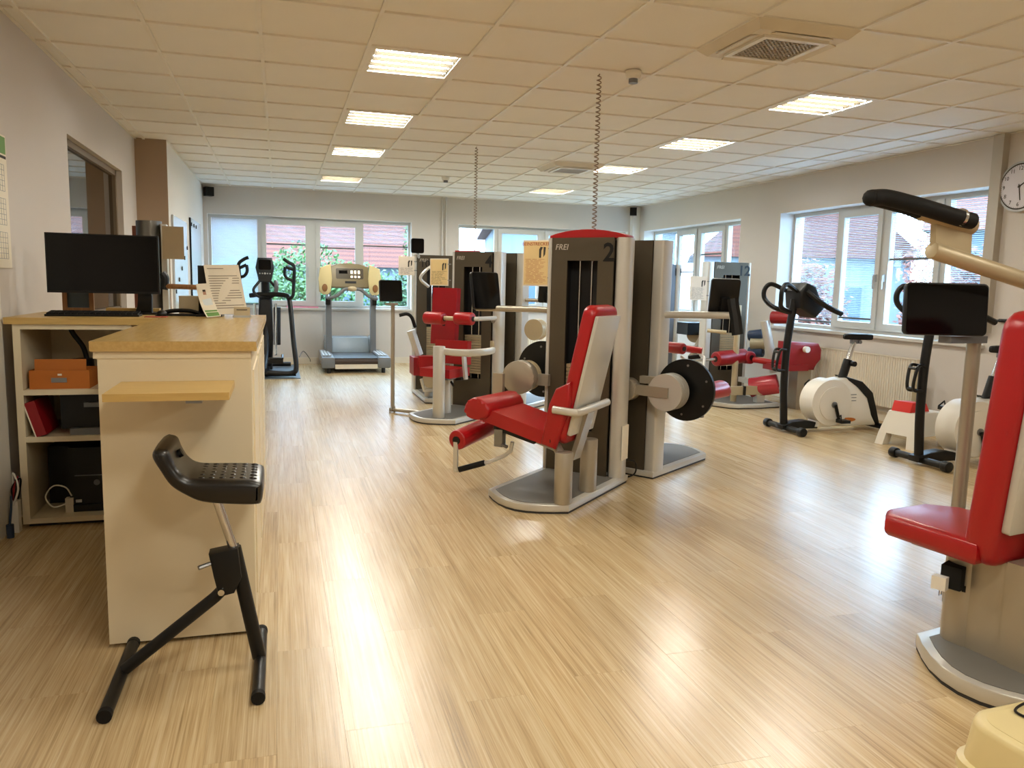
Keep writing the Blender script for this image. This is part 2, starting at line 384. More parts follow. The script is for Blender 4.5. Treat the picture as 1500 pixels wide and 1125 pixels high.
# ------------------------------------------------------------------ ceiling
b = B(); b.bx(LW - 0.2, RW + 0.36, FW - 0.2, BW + 0.3, 2.90, 3.0)
ceiling = struct(b.build('ceiling', TILE, smooth=0))
T = 0.625; CX0, RY0 = -1.336, 5.035
xs = [LW] + [CX0 + T * i for i in range(12)] + [5.85, RW]
rows = list(range(-13, 13)); ys = [RY0 + T * r for r in range(-12, 14)] 
ys = [FW] + [y for y in ys if y > FW + 0.1] + [BW]
LAMPS = {(c, r) for c in (3, 8) for r in (10, 6, 3, 0, -4, -7, -10)} - {(8, -4)}
ACS = {(6, -2), (7, 6)}
tmesh = {}; far_tiles = B()
for i in range(len(xs) - 1):
    for j in range(len(ys) - 1):
        c = i - 1; r = round((ys[j] - RY0) / T)
        if (c, r) in LAMPS and ys[j] > FW + 0.01 or (c, r) in ACS: continue
        w, d = xs[i + 1] - xs[i], ys[j + 1] - ys[j]
        if w < 0.03 or d < 0.03: continue
        g = 0.006
        if ys[j] < 2.4:
            far_tiles.bx(xs[i] + g, xs[i + 1] - g, ys[j] + g, ys[j + 1] - g, H + 0.004, H + 0.02); continue
        key = (round(w, 3), round(d, 3))
        if key not in tmesh:
            q = B(); q.bx(g, key[0] - g, g, key[1] - g, 0.008, 0.024)
            o = q.build('ceiling_tile', TILE, ceiling, smooth=0); tmesh[key] = o.data
        else:
            o = bpy.data.objects.new('ceiling_tile', tmesh[key]); col.objects.link(o); o.parent = ceiling
        o.location = (xs[i], ys[j], H)
stuff(far_tiles.build('ceiling_tiles_behind_camera', TILE, ceiling, smooth=0))
for x in xs[1:-1]:
    b = B(); b.bx(x - 0.0115, x + 0.0115, FW, BW, H - 0.004, H + 0.009); b.bx(x - 0.003, x + 0.003, FW, BW, H + 0.003, H + 0.04); b.build('grid_runner', TEE, ceiling, smooth=0)
for y in ys[1:-1]:
    b = B(); b.bx(LW, RW, y - 0.0095, y + 0.0095, H - 0.0035, H + 0.0088); b.build('grid_cross_tee', TEE, ceiling, smooth=0)
b = B()
for x0, x1, y0, y1 in ((LW, LW + 0.02, FW, COLY), (RW - 0.02, RW, FW, BW), (LW2, RW, BW - 0.02, BW), (LW2, LW2 + 0.02, COLY, BW)): b.bx(x0, x1, y0, y1, H - 0.003, H + 0.003)
b.build('edge_angle', TEE, ceiling, smooth=0)

# ceiling lamps: recessed trays with four tubes
LWORDS = {0: 'nearest', 3: 'second', 6: 'third', 10: 'last'}
for c, r in sorted(LAMPS, key=lambda q: -q[1]):
    x0, y0 = CX0 + T * c, RY0 + T * r
    if y0 < FW + 0.1: continue
    row = 'left' if c == 3 else 'right'
    lab = (f'lit recessed four-tube ceiling lamp, {LWORDS[r]} of the {row} row' if r >= 0 else 'lit recessed four-tube ceiling lamp above and behind the camera')
    L = thing('ceiling_lamp', lab, 'ceiling lamp', (x0 + T / 2, y0 + T / 2, H), 0, 'recessed ceiling lamps')
    b = B(); s = T / 2 - 0.012; k = 0.10
    b.bx(-s, s, -s, s, k, k + 0.005); b.bx(-s, -s + 0.004, -s, s, 0.0, k); b.bx(s - 0.004, s, -s, s, 0.0, k); b.bx(-s, s, -s, -s + 0.004, 0, k); b.bx(-s, s, s - 0.004, s, 0, k)
    b.build('tray', REFLECT, L, smooth=0)
    b = B(); q = s - 0.035
    for (ax0, ax1, ay0, ay1) in ((-s, s, -s, -q), (-s, s, q, s), (-s, -q, -q, q), (q, s, -q, q)): b.bx(ax0, ax1, ay0, ay1, -0.004, 0.003)
    b.build('frame', TEE, L, smooth=0)
    for t in range(4):
        yy = -0.195 + 0.13 * t
        b = B(); b.cyl((-q + 0.01, yy, 0.019), (q - 0.01, yy, 0.019), 0.0105, 10); b.build('tube', TUBE, L)
    for t in range(3):
        yy = -0.13 + 0.13 * t
        b = B(); b.bx(-q, q, yy - 0.004, yy + 0.004, 0.0, 0.06); b.build('louvre', BLADE, L, smooth=0)

# air conditioning cassettes
for (c, r), lab in (((6, -2), 'square air conditioning cassette with grey grille near the camera'), ((7, 6), 'far square air conditioning cassette beside a lit lamp')):
    x0, y0 = CX0 + T * c, RY0 + T * r
    A = thing('air_conditioning_cassette', lab, 'air conditioner', (x0 + T / 2, y0 + T / 2, H), 0, 'ceiling air conditioning cassettes')
    s = T / 2 + 0.012; b = B()
    o1 = [(-s, -s), (s, -s), (s, s), (-s, s)]; q = s - 0.05
    v = [(x, y, 0.0) for x, y in o1] + [(x * q / s, y * q / s, -0.045) for x, y in o1] + [(x * q / s * 0.62, y * q / s * 0.62, -0.045) for x, y in o1] + [(x * q / s * 0.62, y * q / s * 0.62, 0.03) for x, y in o1]
    f = []
    for k in range(3):
        for i in range(4): f.append((k * 4 + i, k * 4 + (i + 1) % 4, (k + 1) * 4 + (i + 1) % 4, (k + 1) * 4 + i))
    b.raw(v, f); b.build('housing', TRIM, A, smooth=0)
    for i in range(4):
        b = B(); R = rzm(90 * i); b.box(R @ Vector((0, -0.245, -0.048)), (0.36, 0.05, 0.006), R @ rx(12)); b.build('outlet_flap', TRIM, A, smooth=0)
    b = B(); n = 13; ss = q * 0.62
    for i in range(n):
        p = -ss + 2 * ss * i / (n - 1)
        b.bx(p - 0.007, p + 0.007, -ss, ss, -0.052, -0.046); b.bx(-ss, ss, p - 0.007, p + 0.007, -0.052, -0.046)
    b.build('grille', mat('grille_beige', '#b5a893', 0.5) if (c, r) == (6, -2) else MATS['grille_beige'], A, smooth=0)
    b = B(); e_ = ss + 0.035
    for q4 in ((-e_, e_, -e_, -ss), (-e_, e_, ss, e_), (-e_, -ss, -ss, ss), (ss, e_, -ss, ss)): b.bx(q4[0], q4[1], q4[2], q4[3], -0.058, -0.044)
    b.build('grille_frame', WHITE, A, smooth=0)  # white stands for light falling on the inner frame, put into its colour
    b = B(); b.bx(-ss, ss, -ss, ss, -0.03, -0.028); b.build('filter', BLACK, A, smooth=0)

# smoke detectors and speakers
for x, y, lab in ((2.262, 4.93 + 0.06, 'white smoke detector on the ceiling beside the near coiled cord'), (CX0 + T * 5.6, RY0 + T * 9.05, 'small white smoke detector on the far ceiling')):
    D = thing('smoke_detector', lab, 'smoke detector', (x, y, H + 0.003), 0, 'smoke detectors')
    B().cyl((0, 0, -0.03), (0, 0, 0), 0.055, 20, bev=0.006).build('base', WHITE, D); B().cyl((0, 0, -0.05), (0, 0, -0.03), 0.045, 20, 0.05).build('body', WHITE, D)
    B().cyl((0, 0, -0.078), (0, 0, -0.05), 0.03, 16).build('sensor_head', GREY, D)
for p, a, lab in (((LW2 + 0.10, 13.13, 2.66), 25, 'black wall speaker in the far left ceiling corner'), ((6.02, 13.05, 2.68), -25, 'black wall speaker in the far right ceiling corner')):
    S = thing('wall_speaker', lab, 'speaker', p, a, 'wall speakers')
    B().bx(-0.06, 0.06, -0.06, 0.06, -0.065, 0.07, bev=0.01).build('cabinet', BLACK, S)
    B().bx(-0.05, 0.05, -0.066, -0.058, -0.055, 0.06).build('grille', SOFTBLACK, S, smooth=0); B().cyl((0, 0.05, 0), (0, 0.12, 0.02), 0.015, 10).build('bracket', BLACK, S)

# ------------------------------------------------------------------ windows
def make_window(name, label, mapf, s0, s1, panes, sill_out):
    """mapf(s, d, z) -> world, s along the wall, d outward; panes = (a, c, sash?, blind drop 0..1, closed?)"""
    org = Vector(mapf((s0 + s1) / 2, 0.15, WZ0)); w = thing(name, label, 'window', org); del w['category']; struct(w)
    def bb(b, a, c, d0, d1, z0, z1, bev=0):
        p, q = mapf(a, d0, z0), mapf(c, d1, z1)
        b.bx(min(p[0], q[0]), max(p[0], q[0]), min(p[1], q[1]), max(p[1], q[1]), z0, z1, bev)
    F0, F1 = sill_out, sill_out + 0.07
    b = B(org)
    bb(b, s0, s1, F0, F1, WZ0, WZ0 + 0.05); bb(b, s0, s1, F0, F1, WZ1 - 0.05, WZ1)
    bb(b, s0, s0 + 0.045, F0, F1, WZ0 + 0.05, WZ1 - 0.05); bb(b, s1 - 0.045, s1, F0, F1, WZ0 + 0.05, WZ1 - 0.05)
    for i in range(len(panes) - 1):
        m = (panes[i][1] + panes[i + 1][0]) / 2; hw = max(0.03, (panes[i + 1][0] - panes[i][1]) / 2 + 0.004); bb(b, m - hw, m + hw, F0, F1, WZ0 + 0.05, WZ1 - 0.05)
    b.build('window_frame', PVC, w, smooth=0)
    for a, c, sash, drop, closed in panes:
        z0, z1 = WZ0 + 0.05, WZ1 - 0.05; sh = w
        if sash:
            b = B(org); t = 0.07; e0, e1 = F0 - 0.02, F0 + 0.05
            bb(b, a, c, e0, e1, z0 - 0.01, z0 + t); bb(b, a, c, e0, e1, z1 - t, z1 + 0.01); bb(b, a, a + t, e0, e1, z0 + t, z1 - t); bb(b, c - t, c, e0, e1, z0 + t, z1 - t)
            sh = b.build('sash', PVC, w, smooth=0)
            a, c, z0, z1 = a + t, c - t, z0 + t, z1 - t
            hs = (a - 0.035) if sash == 'a' else (c + 0.035)
            b = B(org); bb(b, hs - 0.014, hs + 0.014, F0 - 0.045, F0 - 0.02, 1.48, 1.56, 0.004); bb(b, hs - 0.01, hs + 0.01, F0 - 0.06, F0 - 0.045, 1.40, 1.55, 0.004); b.build('handle', LGREY, sh, smooth=0)
        b = B(org); bb(b, a, c, F0 + 0.02, F0 + 0.026, z0, z1); b.build('pane', GLASS, sh, smooth=0)
        if drop > 0:
            b = B(org); zt = z1 - 0.01; zb = z1 - drop * (z1 - z0) + 0.015; sp = 0.020; n = int((zt - zb) / sp)
            tilt = math.radians(66 if closed else 14)
            for k in range(n):
                zz = zt - k * sp; hw = 0.0095; dd, dz = hw * math.cos(tilt), hw * math.sin(tilt)
                p = [mapf(a + 0.006, F0 + 0.005 - dd, zz + dz), mapf(c - 0.006, F0 + 0.005 - dd, zz + dz), mapf(c - 0.006, F0 + 0.005 + dd, zz - dz), mapf(a + 0.006, F0 + 0.005 + dd, zz - dz)]
                b.quad(*p)
            stuff(b.build('blind_slats', BLIND, sh, smooth=0))
            b = B(org); bb(b, a + 0.003, c - 0.003, F0 - 0.004, F0 + 0.014, zb - 0.022, zb); b.build('blind_bottom_rail', RAIL, sh, smooth=0)
    return w
bm_ = lambda s, d, z: (s, BW + d, z)
rm_ = lambda s, d, z: (RW + d, s, z)
make_window('window_2', 'four-part window in the far wall with garden greenery outside', bm_, W1[0], W1[1], [(-1.015, -0.325, None, 1.0, True), (-0.265, 0.48, 'c', 0.26, False), (0.57, 1.27, 'a', 0.29, False), (1.33, 2.07, None, 0.27, False)], 0.11)
make_window('window_3', 'window in the far wall behind the weight towers', bm_, W2[0], W2[1], [(2.95, 3.57, None, 0, False), (3.63, 4.42, 'c', 0, False), (4.48, 5.25, 'a', 0, False), (5.31, 5.975, None, 0, False)], 0.11)
make_window('window_4', 'far window of the right wall with red roof outside', rm_, W3[0], W3[1], [(9.905, 10.50, None, 0, False), (10.56, 11.32, 'c', 0.28, False), (11.40, 12.03, 'a', 0.50, False), (12.09, 12.885, None, 1.0, False)], 0.20)
make_window('window_5', 'near window of the right wall with fine slatted blinds', rm_, W4[0], W4[1], [(5.78, 6.44, None, 1.0, False), (6.50, 7.27, 'c', 0.42, False), (7.33, 8.02, 'a', 0.97, False), (8.08, 8.90, None, 0.97, False)], 0.20)
# white plaster reveals and stone sills
def reveal(nm, mapf, s0, s1, d):
    b = B()
    for a, c, z0, z1 in ((s0, s1, WZ1 - 0.003, WZ1 + 0.001), (s0 - 0.001, s0 + 0.003, WZ0, WZ1), (s1 - 0.003, s1 + 0.001, WZ0, WZ1)):
        p, q = mapf(a, -0.001, z0), mapf(c, d, z1); b.bx(min(p[0], q[0]), max(p[0], q[0]), min(p[1], q[1]), max(p[1], q[1]), z0, z1)
    struct(b.build(nm, WHITEWALL, smooth=0))
for i, (mp_, w_, d_) in enumerate(((bm_, W1, 0.11), (bm_, W2, 0.11), (rm_, W3, 0.2), (rm_, W4, 0.2))):
    reveal(f'trim_{i + 1}', mp_, w_[0], w_[1], d_)
    p, q = mp_(w_[0] - 0.03, -0.05, 0), mp_(w_[1] + 0.03, d_, 0); b = B()
    b.bx(min(p[0], q[0]), max(p[0], q[0]), min(p[1], q[1]), max(p[1], q[1]), WZ0 - 0.025, WZ0 + 0.008, 0.005)
    struct(b.build(f'trim_{i + 5}', mat('sill_stone', '#c9c6c0', 0.35) if i == 0 else MATS['sill_stone']))
# baseboards
for nm, q in (('baseboard_back', (LW2, RW, BW - 0.015, BW)), ('baseboard_right', (RW - 0.015, RW, FW, BW - 0.015)), ('baseboard_left', (LW, LW + 0.015, 4.75, COLY)), ('baseboard_left_rear', (LW2, LW2 + 0.015, COLY, BW - 0.015))):
    struct(B().bx(q[0], q[1], q[2], q[3], 0, 0.10, 0.004).build(nm, TRIM))
# pipes, boxed corner, trunking, left door
struct(B().bx(6.05, RW, 13.12, BW, 0, H).build('trim_9', WHITEWALL, smooth=0))
for k, x in enumerate((2.625, 2.69)):
    tag(B().cyl((x, BW - 0.02, 0.0), (x, BW - 0.02, H), 0.013, 10).build('wall_pipe', WALL), ('left' if k == 0 else 'right') + ' of two thin pipes running up the far wall between the windows', 'pipe', 'thin wall pipes')
tr = thing('cable_trunking', 'grey vertical cable trunking on the right wall beside the clock', 'trunking', (RW, 5.70, 0))
B().bx(-0.07, 0, -0.055, 0.055, 1.02, H).build('channel', mat('trunking_grey', '#b7b0a4', 0.5), tr, smooth=0)
B().bx(-0.075, 0, 0.045, 0.155, 1.17, 1.33, 0.005).build('socket_box', WHITE, tr)
struct(B().bx(LW, LW + 0.035, 3.75, 4.70, 0.0, 2.05, 0.006).build('door_1', WHITE))

# ------------------------------------------------------------------ outdoors
struct(B().bx(-60, 60, BW + 0.36, 90, -1.2, -1.1).build('ground_behind', GRASS, smooth=0))
struct(B().bx(RW + 0.42, 60, -40, BW + 0.36, -1.2, -1.1).build('ground_beside', GRASS, smooth=0))
def bush(name, label, c, r, m, n=2600, leaf=0.06, group=None, trunk=False):
    t = thing(name, label, 'tree' if trunk else 'bush', (c[0], c[1], -1.1), 0, group); R = random.Random(hash(label) % 1000 if False else len(label) * 7 + int(c[0] * 10))
    cz = c[2] + 1.1; b = B(); lobes = [(R.uniform(-.5, .5) * r[0], R.uniform(-.5, .5) * r[1], cz + R.uniform(-.45, .5) * r[2], R.uniform(.35, .6)) for _ in range(9)] + [(0, 0, cz, .8)]
    for i in range(n):
        lx, ly, lz, lr = R.choice(lobes); th = R.uniform(0, 2 * math.pi); u = R.uniform(-1, 1); s = math.sqrt(1 - u * u); k = R.uniform(0.72, 1.0) * lr
        p = Vector((lx + r[0] * k * s * math.cos(th), ly + r[1] * k * s * math.sin(th), max(0.05, lz + r[2] * k * u)))
        a = Vector((R.gauss(0, 1), R.gauss(0, 1), R.gauss(0, 1))).normalized(); e = a.orthogonal().normalized(); L = leaf * R.uniform(.6, 1.3)
        b.raw([p - a * L, p + e * L * .5, p + a * L, p - e * L * .5], [(0, 1, 2, 3)])
    stuff(b.build('foliage', m, t, smooth=0))
    b = B(); b.cyl((0, 0, 0), (0, 0, cz), 0.12 if trunk else 0.06, 8, 0.05); b.build('trunk' if trunk else 'stem', BARK, t)
bush('garden_bush', 'light green bush outside the left part of the far window', (-1.3, 17.2, 0.5), (1.6, 0.9, 1.55), LEAF1, 11000)
bush('garden_bush', 'dark green rounded bush outside the right part of the far window', (3.3, 17.6, 0.8), (1.5, 0.9, 1.6), LEAF2, 11000)
bush('garden_bush', 'pale green bush outside the middle of the far window', (1.1, 19.6, 0.6), (1.9, 1.0, 1.75), LEAF1, 9000)
bush('garden_tree', 'thin pale tree at the right edge of the far garden view', (3.9, 21.5, 2.2), (1.0, 0.9, 1.9), LEAF1, 3000, trunk=True)
bush('autumn_tree', 'rusty red autumn tree outside the left half of the near right window', (10.3, 14.2, 0.7), (1.35, 1.3, 1.7), LEAF3, 8000, trunk=True)
bush('autumn_tree', 'rusty red autumn tree outside the right half of the near right window', (12.3, 12.0, 0.8), (1.35, 1.3, 1.9), LEAF3, 8000, trunk=True)
def house(label, loc, rz, w, d, h, rh, wm, wins, ridge='x'):
    t = thing('house', label, 'house', (loc[0], loc[1], -1.1), rz)
    B().bx(-w / 2, w / 2, -d / 2, d / 2, 0, h).build('walls', wm, t, smooth=0)
    e = 0.4; b = B()
    if ridge == 'x': b.raw([(-w / 2 - e, -d / 2 - e, h), (w / 2 + e, -d / 2 - e, h), (w / 2 + e, d / 2 + e, h), (-w / 2 - e, d / 2 + e, h), (-w / 2 - e, 0, h + rh), (w / 2 + e, 0, h + rh)], [(0, 1, 5, 4), (2, 3, 4, 5), (0, 4, 3), (1, 2, 5), (0, 3, 2, 1)])
    else: b.raw([(-w / 2 - e, -d / 2 - e, h), (w / 2 + e, -d / 2 - e, h), (w / 2 + e, d / 2 + e, h), (-w / 2 - e, d / 2 + e, h), (0, -d / 2 - e, h + rh), (0, d / 2 + e, h + rh)], [(0, 4, 5, 3), (1, 2, 5, 4), (0, 1, 4), (2, 3, 5), (0, 3, 2, 1)])
    b.build('roof', ROOF, t, smooth=0)
    for (face, s, z, ww, hh) in wins:
        b = B(); g = B()
        if face == 'f': b.bx(s - ww / 2, s + ww / 2, -d / 2 - 0.06, -d / 2, z, z + hh); g.bx(s - ww / 2 + .08, s + ww / 2 - .08, -d / 2 - 0.08, -d / 2 - .05, z + .08, z + hh - .08)
        else: b.bx(-w / 2 - 0.06, -w / 2, s - ww / 2, s + ww / 2, z, z + hh); g.bx(-w / 2 - 0.08, -w / 2 - .05, s - ww / 2 + .08, s + ww / 2 - .08, z + .08, z + hh - .08)
        o = b.build('house_window', RENDER, t, smooth=0); g.build('pane', SLATE, o, smooth=0)
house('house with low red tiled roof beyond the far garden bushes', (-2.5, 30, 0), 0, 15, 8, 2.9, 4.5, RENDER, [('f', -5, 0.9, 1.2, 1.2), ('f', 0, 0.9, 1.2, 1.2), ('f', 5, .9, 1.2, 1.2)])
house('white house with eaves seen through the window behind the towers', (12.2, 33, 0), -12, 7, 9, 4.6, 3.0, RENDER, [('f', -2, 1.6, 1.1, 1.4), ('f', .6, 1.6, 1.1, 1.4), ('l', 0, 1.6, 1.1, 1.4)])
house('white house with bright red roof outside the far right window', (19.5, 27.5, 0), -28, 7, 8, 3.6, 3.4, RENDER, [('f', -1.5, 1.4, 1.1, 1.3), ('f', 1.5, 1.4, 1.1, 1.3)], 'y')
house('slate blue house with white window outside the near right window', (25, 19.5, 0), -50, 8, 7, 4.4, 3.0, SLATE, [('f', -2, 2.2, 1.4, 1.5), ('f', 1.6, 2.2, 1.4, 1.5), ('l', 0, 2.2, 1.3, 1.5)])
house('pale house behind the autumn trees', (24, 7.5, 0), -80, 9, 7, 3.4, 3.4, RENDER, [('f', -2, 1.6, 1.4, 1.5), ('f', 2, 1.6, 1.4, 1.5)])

# ------------------------------------------------------------------ strength machines
# local frame of a machine: X (u) runs from the user towards the weight tower, Y (w) is the way the user faces
def base_plate(t, outline, h=0.055):
    n = len(outline); cx = sum(p[0] for p in outline) / n; cyy = sum(p[1] for p in outline) / n
    B().prism([(cx + (x - cx) * 0.985, cyy + (y - cyy) * 0.985) for x, y in outline], 0.0, 0.014).build('base_gasket', GASKET, t)
    B().prism(outline, 0.012, h, 0.006).build('base_frame', LSILVER, t)
    B().prism([(cx + (x - cx) * 0.86, cyy + (y - cyy) * 0.84) for x, y in outline], h - 0.004, h + 0.003).build('base_inlay', INLAY, t)
def std_outline():
    arc = [(0.05 + (-0.16) * math.sin(math.pi * k / 8) - 0.05 * k / 8, 0.6 - 0.6 * k / 8) for k in range(9)]
    return [(0.94, 0.0), (0.94, 0.6)] + arc
def tower(t, number, u0=0.78, u1=0.93, w0=0.0, w1=0.6, h=1.69, cap=False, shell=None, logo=True, wl=0.035, wr=0.1, stack=True):
    shell = shell or TOWER; d = u1 - u0
    # rounded silver edge columns
    for a, c, r in ((w0, w0 + wr, 0.045), (w1 - wl, w1, 0.016)):
        o = [(u0 + d / 2 + x, (a + c) / 2 + y) for x, y in rrect(d, c - a, min(r, (c - a) / 2 - 0.001))]
        B().prism(o, 0.05, h).build('edge_column', LSILVER, t)
    a, c = w0 + wr, w1 - wl; wa, wb = a + 0.115, c - 0.12; zb, zt = 0.36, 1.535
    b = B()
    b.bx(u0 - 0.004, u0 + 0.012, a, wa, 0.05, h); b.bx(u0 - 0.004, u0 + 0.012, wb, c, 0.05, h); b.bx(u0 - 0.004, u0 + 0.012, wa, wb, 0.05, zb); b.bx(u0 - 0.004, u0 + 0.012, wa, wb, zt, h)
    b.build('front_panel', shell, t, smooth=0)
    B().bx(u1 - 0.014, u1 + 0.004, a, c, 0.05, h).build('back_panel', shell, t, smooth=0)
    b = B(); b.bx(u0 + 0.012, u1 - 0.014, a, c, h - 0.012, h); b.build('top_panel', shell, t, smooth=0)
    b = B(); b.bx(u1 - 0.03, u1 - 0.016, wa - 0.03, wb + 0.03, zb - 0.02, zt + 0.02); b.bx(u0 + 0.012, u1 - 0.016, wa - 0.035, wa - 0.03, zb, zt); b.bx(u0 + 0.012, u1 - 0.016, wb + 0.03, wb + 0.035, zb, zt)
    b.build('shaft_lining', TOWERIN, t, smooth=0)
    if stack:
        m = (wa + wb) / 2
        for s in (-0.045, 0.045): B().cyl((u0 + 0.06, m + s, zb - 0.1), (u0 + 0.06, m + s, zt + 0.05), 0.008, 8).build('guide_rod', CHROME, t)
        me = None
        for k in range(15):
            if me is None:
                q = B(); q.bx(u0 + 0.025, u0 + 0.10, wa + 0.004, wb - 0.004, 0, 0.023); o = q.build('weight_plate', TAN, t, smooth=0); me = o.data
            else: o = bpy.data.objects.new('weight_plate', me); col.objects.link(o); o.parent = t
            o.location = (0, 0, zb + 0.05 + 0.0275 * k)
    if number: text(number, 0.17, BLACK, t, (u0 - 0.006, a + 0.035 + (0.02 if len(number) > 1 else 0), 1.585), (0, -1, 0), (0, 0, 1), 'number_lettering', bold=0.004)
    if logo: text('FREI', 0.055, TEXTW, t, (u0 - 0.006, c - 0.075, 1.625), (0, -1, 0), (0, 0, 1), 'brand_lettering', shear=0.2)
    if cap:
        o = [(w0 + 0.02, 0)] + [(w0 + 0.02 + (w1 - w0 - 0.03) * k / 14, 0.06 * math.sin(math.pi * (0.06 + 0.88 * k / 14)) ** 0.7) for k in range(15)] + [(w1 - 0.01, 0)]
        B().extr(o, (u0 + 0.005, 0, h - 0.004), (0, 1, 0), (0, 0, 1), (d - 0.01, 0, 0), 0.006).build('top_cap', RED, t)
def tablet(t, c, face, w=0.22, h=0.27, tilt=-12, back=True, name='tablet'):
    "face = angle in the machine frame the screen looks towards"
    R = rzm(face) @ ry(tilt); c = Vector(c)
    ax = R @ Vector((0, 1, 0)); ay = R @ Vector((0, 0, 1)); n = R @ Vector((1, 0, 0))
    o = B(); o.extr(rrect(w, h, 0.02), c - n * 0.03, ax, ay, n * 0.03, 0.004); tb = o.build(name, BLACK, t)
    q = B(); q.extr(rrect(w - 0.012, h - 0.012, 0.016), c, ax, ay, n * 0.0015); q.build('screen', SCREEN, tb)
    if back:
        q = B(); q.box(c - n * 0.05 - ay * 0.05, (0.05, 0.06, 0.10), R, 0.008); q.build('tablet_bracket', BLACK, t)
def chart(t, u, w_right, w_left, z0, z1, title=None, paper=None, hinges=True, seed=1):
    R = random.Random(seed); w = w_left - w_right; bo = B(); bo.bx(u, u + 0.006, w_right, w_left, z0, z1, 0.002)
    bd = bo.build('chart_board', PALEPAPER, t)
    q = B(); q.bx(u - 0.0015, u, w_right + 0.008, w_left - 0.008, z0 + 0.01, z1 - 0.01); q.build('chart_sheet', paper or KRAFT, bd, smooth=0)
    if title: text(title, 0.034, REDINK, bd, (u - 0.0025, (w_right + w_left) / 2, z1 - 0.028), (0, -1, 0), (0, 0, 1), 'chart_title')
    q = B(); z = z1 - 0.135; n = 0
    while z > z0 + 0.02:
        x = w_left - 0.018 - R.uniform(0, 0.01)
        for k in range(3):
            L = R.uniform(0.02, 0.065)
            if x - L > w_right + 0.012: q.bx(u - 0.0026, u - 0.0015, x - L, x, z - 0.002, z)
            x -= L + 0.012
        z -= 0.0095
    q.build('chart_print', INK if not title else REDINK, bd, smooth=0)
    q = B(); a = w_right + 0.035
    q.extr([(0, 0), (0.016, 0.0), (0.018, 0.05), (0.03, 0.075), (0.012, 0.078), (0.0, 0.06)], (u - 0.0026, a + 0.045, z1 - 0.125), (0, -1, 0), (0, 0, 1), (0.001, 0, 0))
    q.extr([(0, 0), (0.014, 0.02), (0.018, 0.07), (0.0, 0.072)], (u - 0.0026, a + 0.01, z1 - 0.12), (0, -1, 0), (0, 0, 1), (0.001, 0, 0)); q.build('chart_figure', INK, bd, smooth=0)
    if hinges:
        for z in (z0 + 0.06, z1 - 0.06): B().cyl((u + 0.004, w_right - 0.03, z), (u + 0.004, w_right + 0.01, z), 0.006, 8).build('chart_hinge', STEEL, t)
def cushion(t, name, c, d, rot=None, m=None, bev=0.03): return B().box(c, d, rot, bev, 3).build(name, m or RED, t)
def roller(t, p0, p1, r, m=None, name='roller_pad', cap=None):
    o = B().cyl(p0, p1, r, 24, bev=0.015, seg=3).build(name, m or RED, t); d = (Vector(p1) - Vector(p0)).normalized()
    for p, s in ((Vector(p0), -1), (Vector(p1), 1)): B().cyl(p + d * s * -0.002, p + d * s * 0.006, r * 0.42, 14).build('end_cap', cap or BLACK, o)
    return o
def lever_wheel(t, uc, wc, z, R=0.205, side=-1):
    B().cyl((uc - 0.012, wc, z), (uc + 0.012, wc, z), R, 48).build('cam_disc', BLACK, t)
    for k in range(6):
        th = math.radians(25 + 60 * k); p = Vector((0, math.cos(th), math.sin(th))) * R * 0.8; B().cyl(Vector((uc - 0.016, wc, z)) + p, Vector((uc + 0.016, wc, z)) + p, 0.008, 8).build('bolt', STEEL, t)
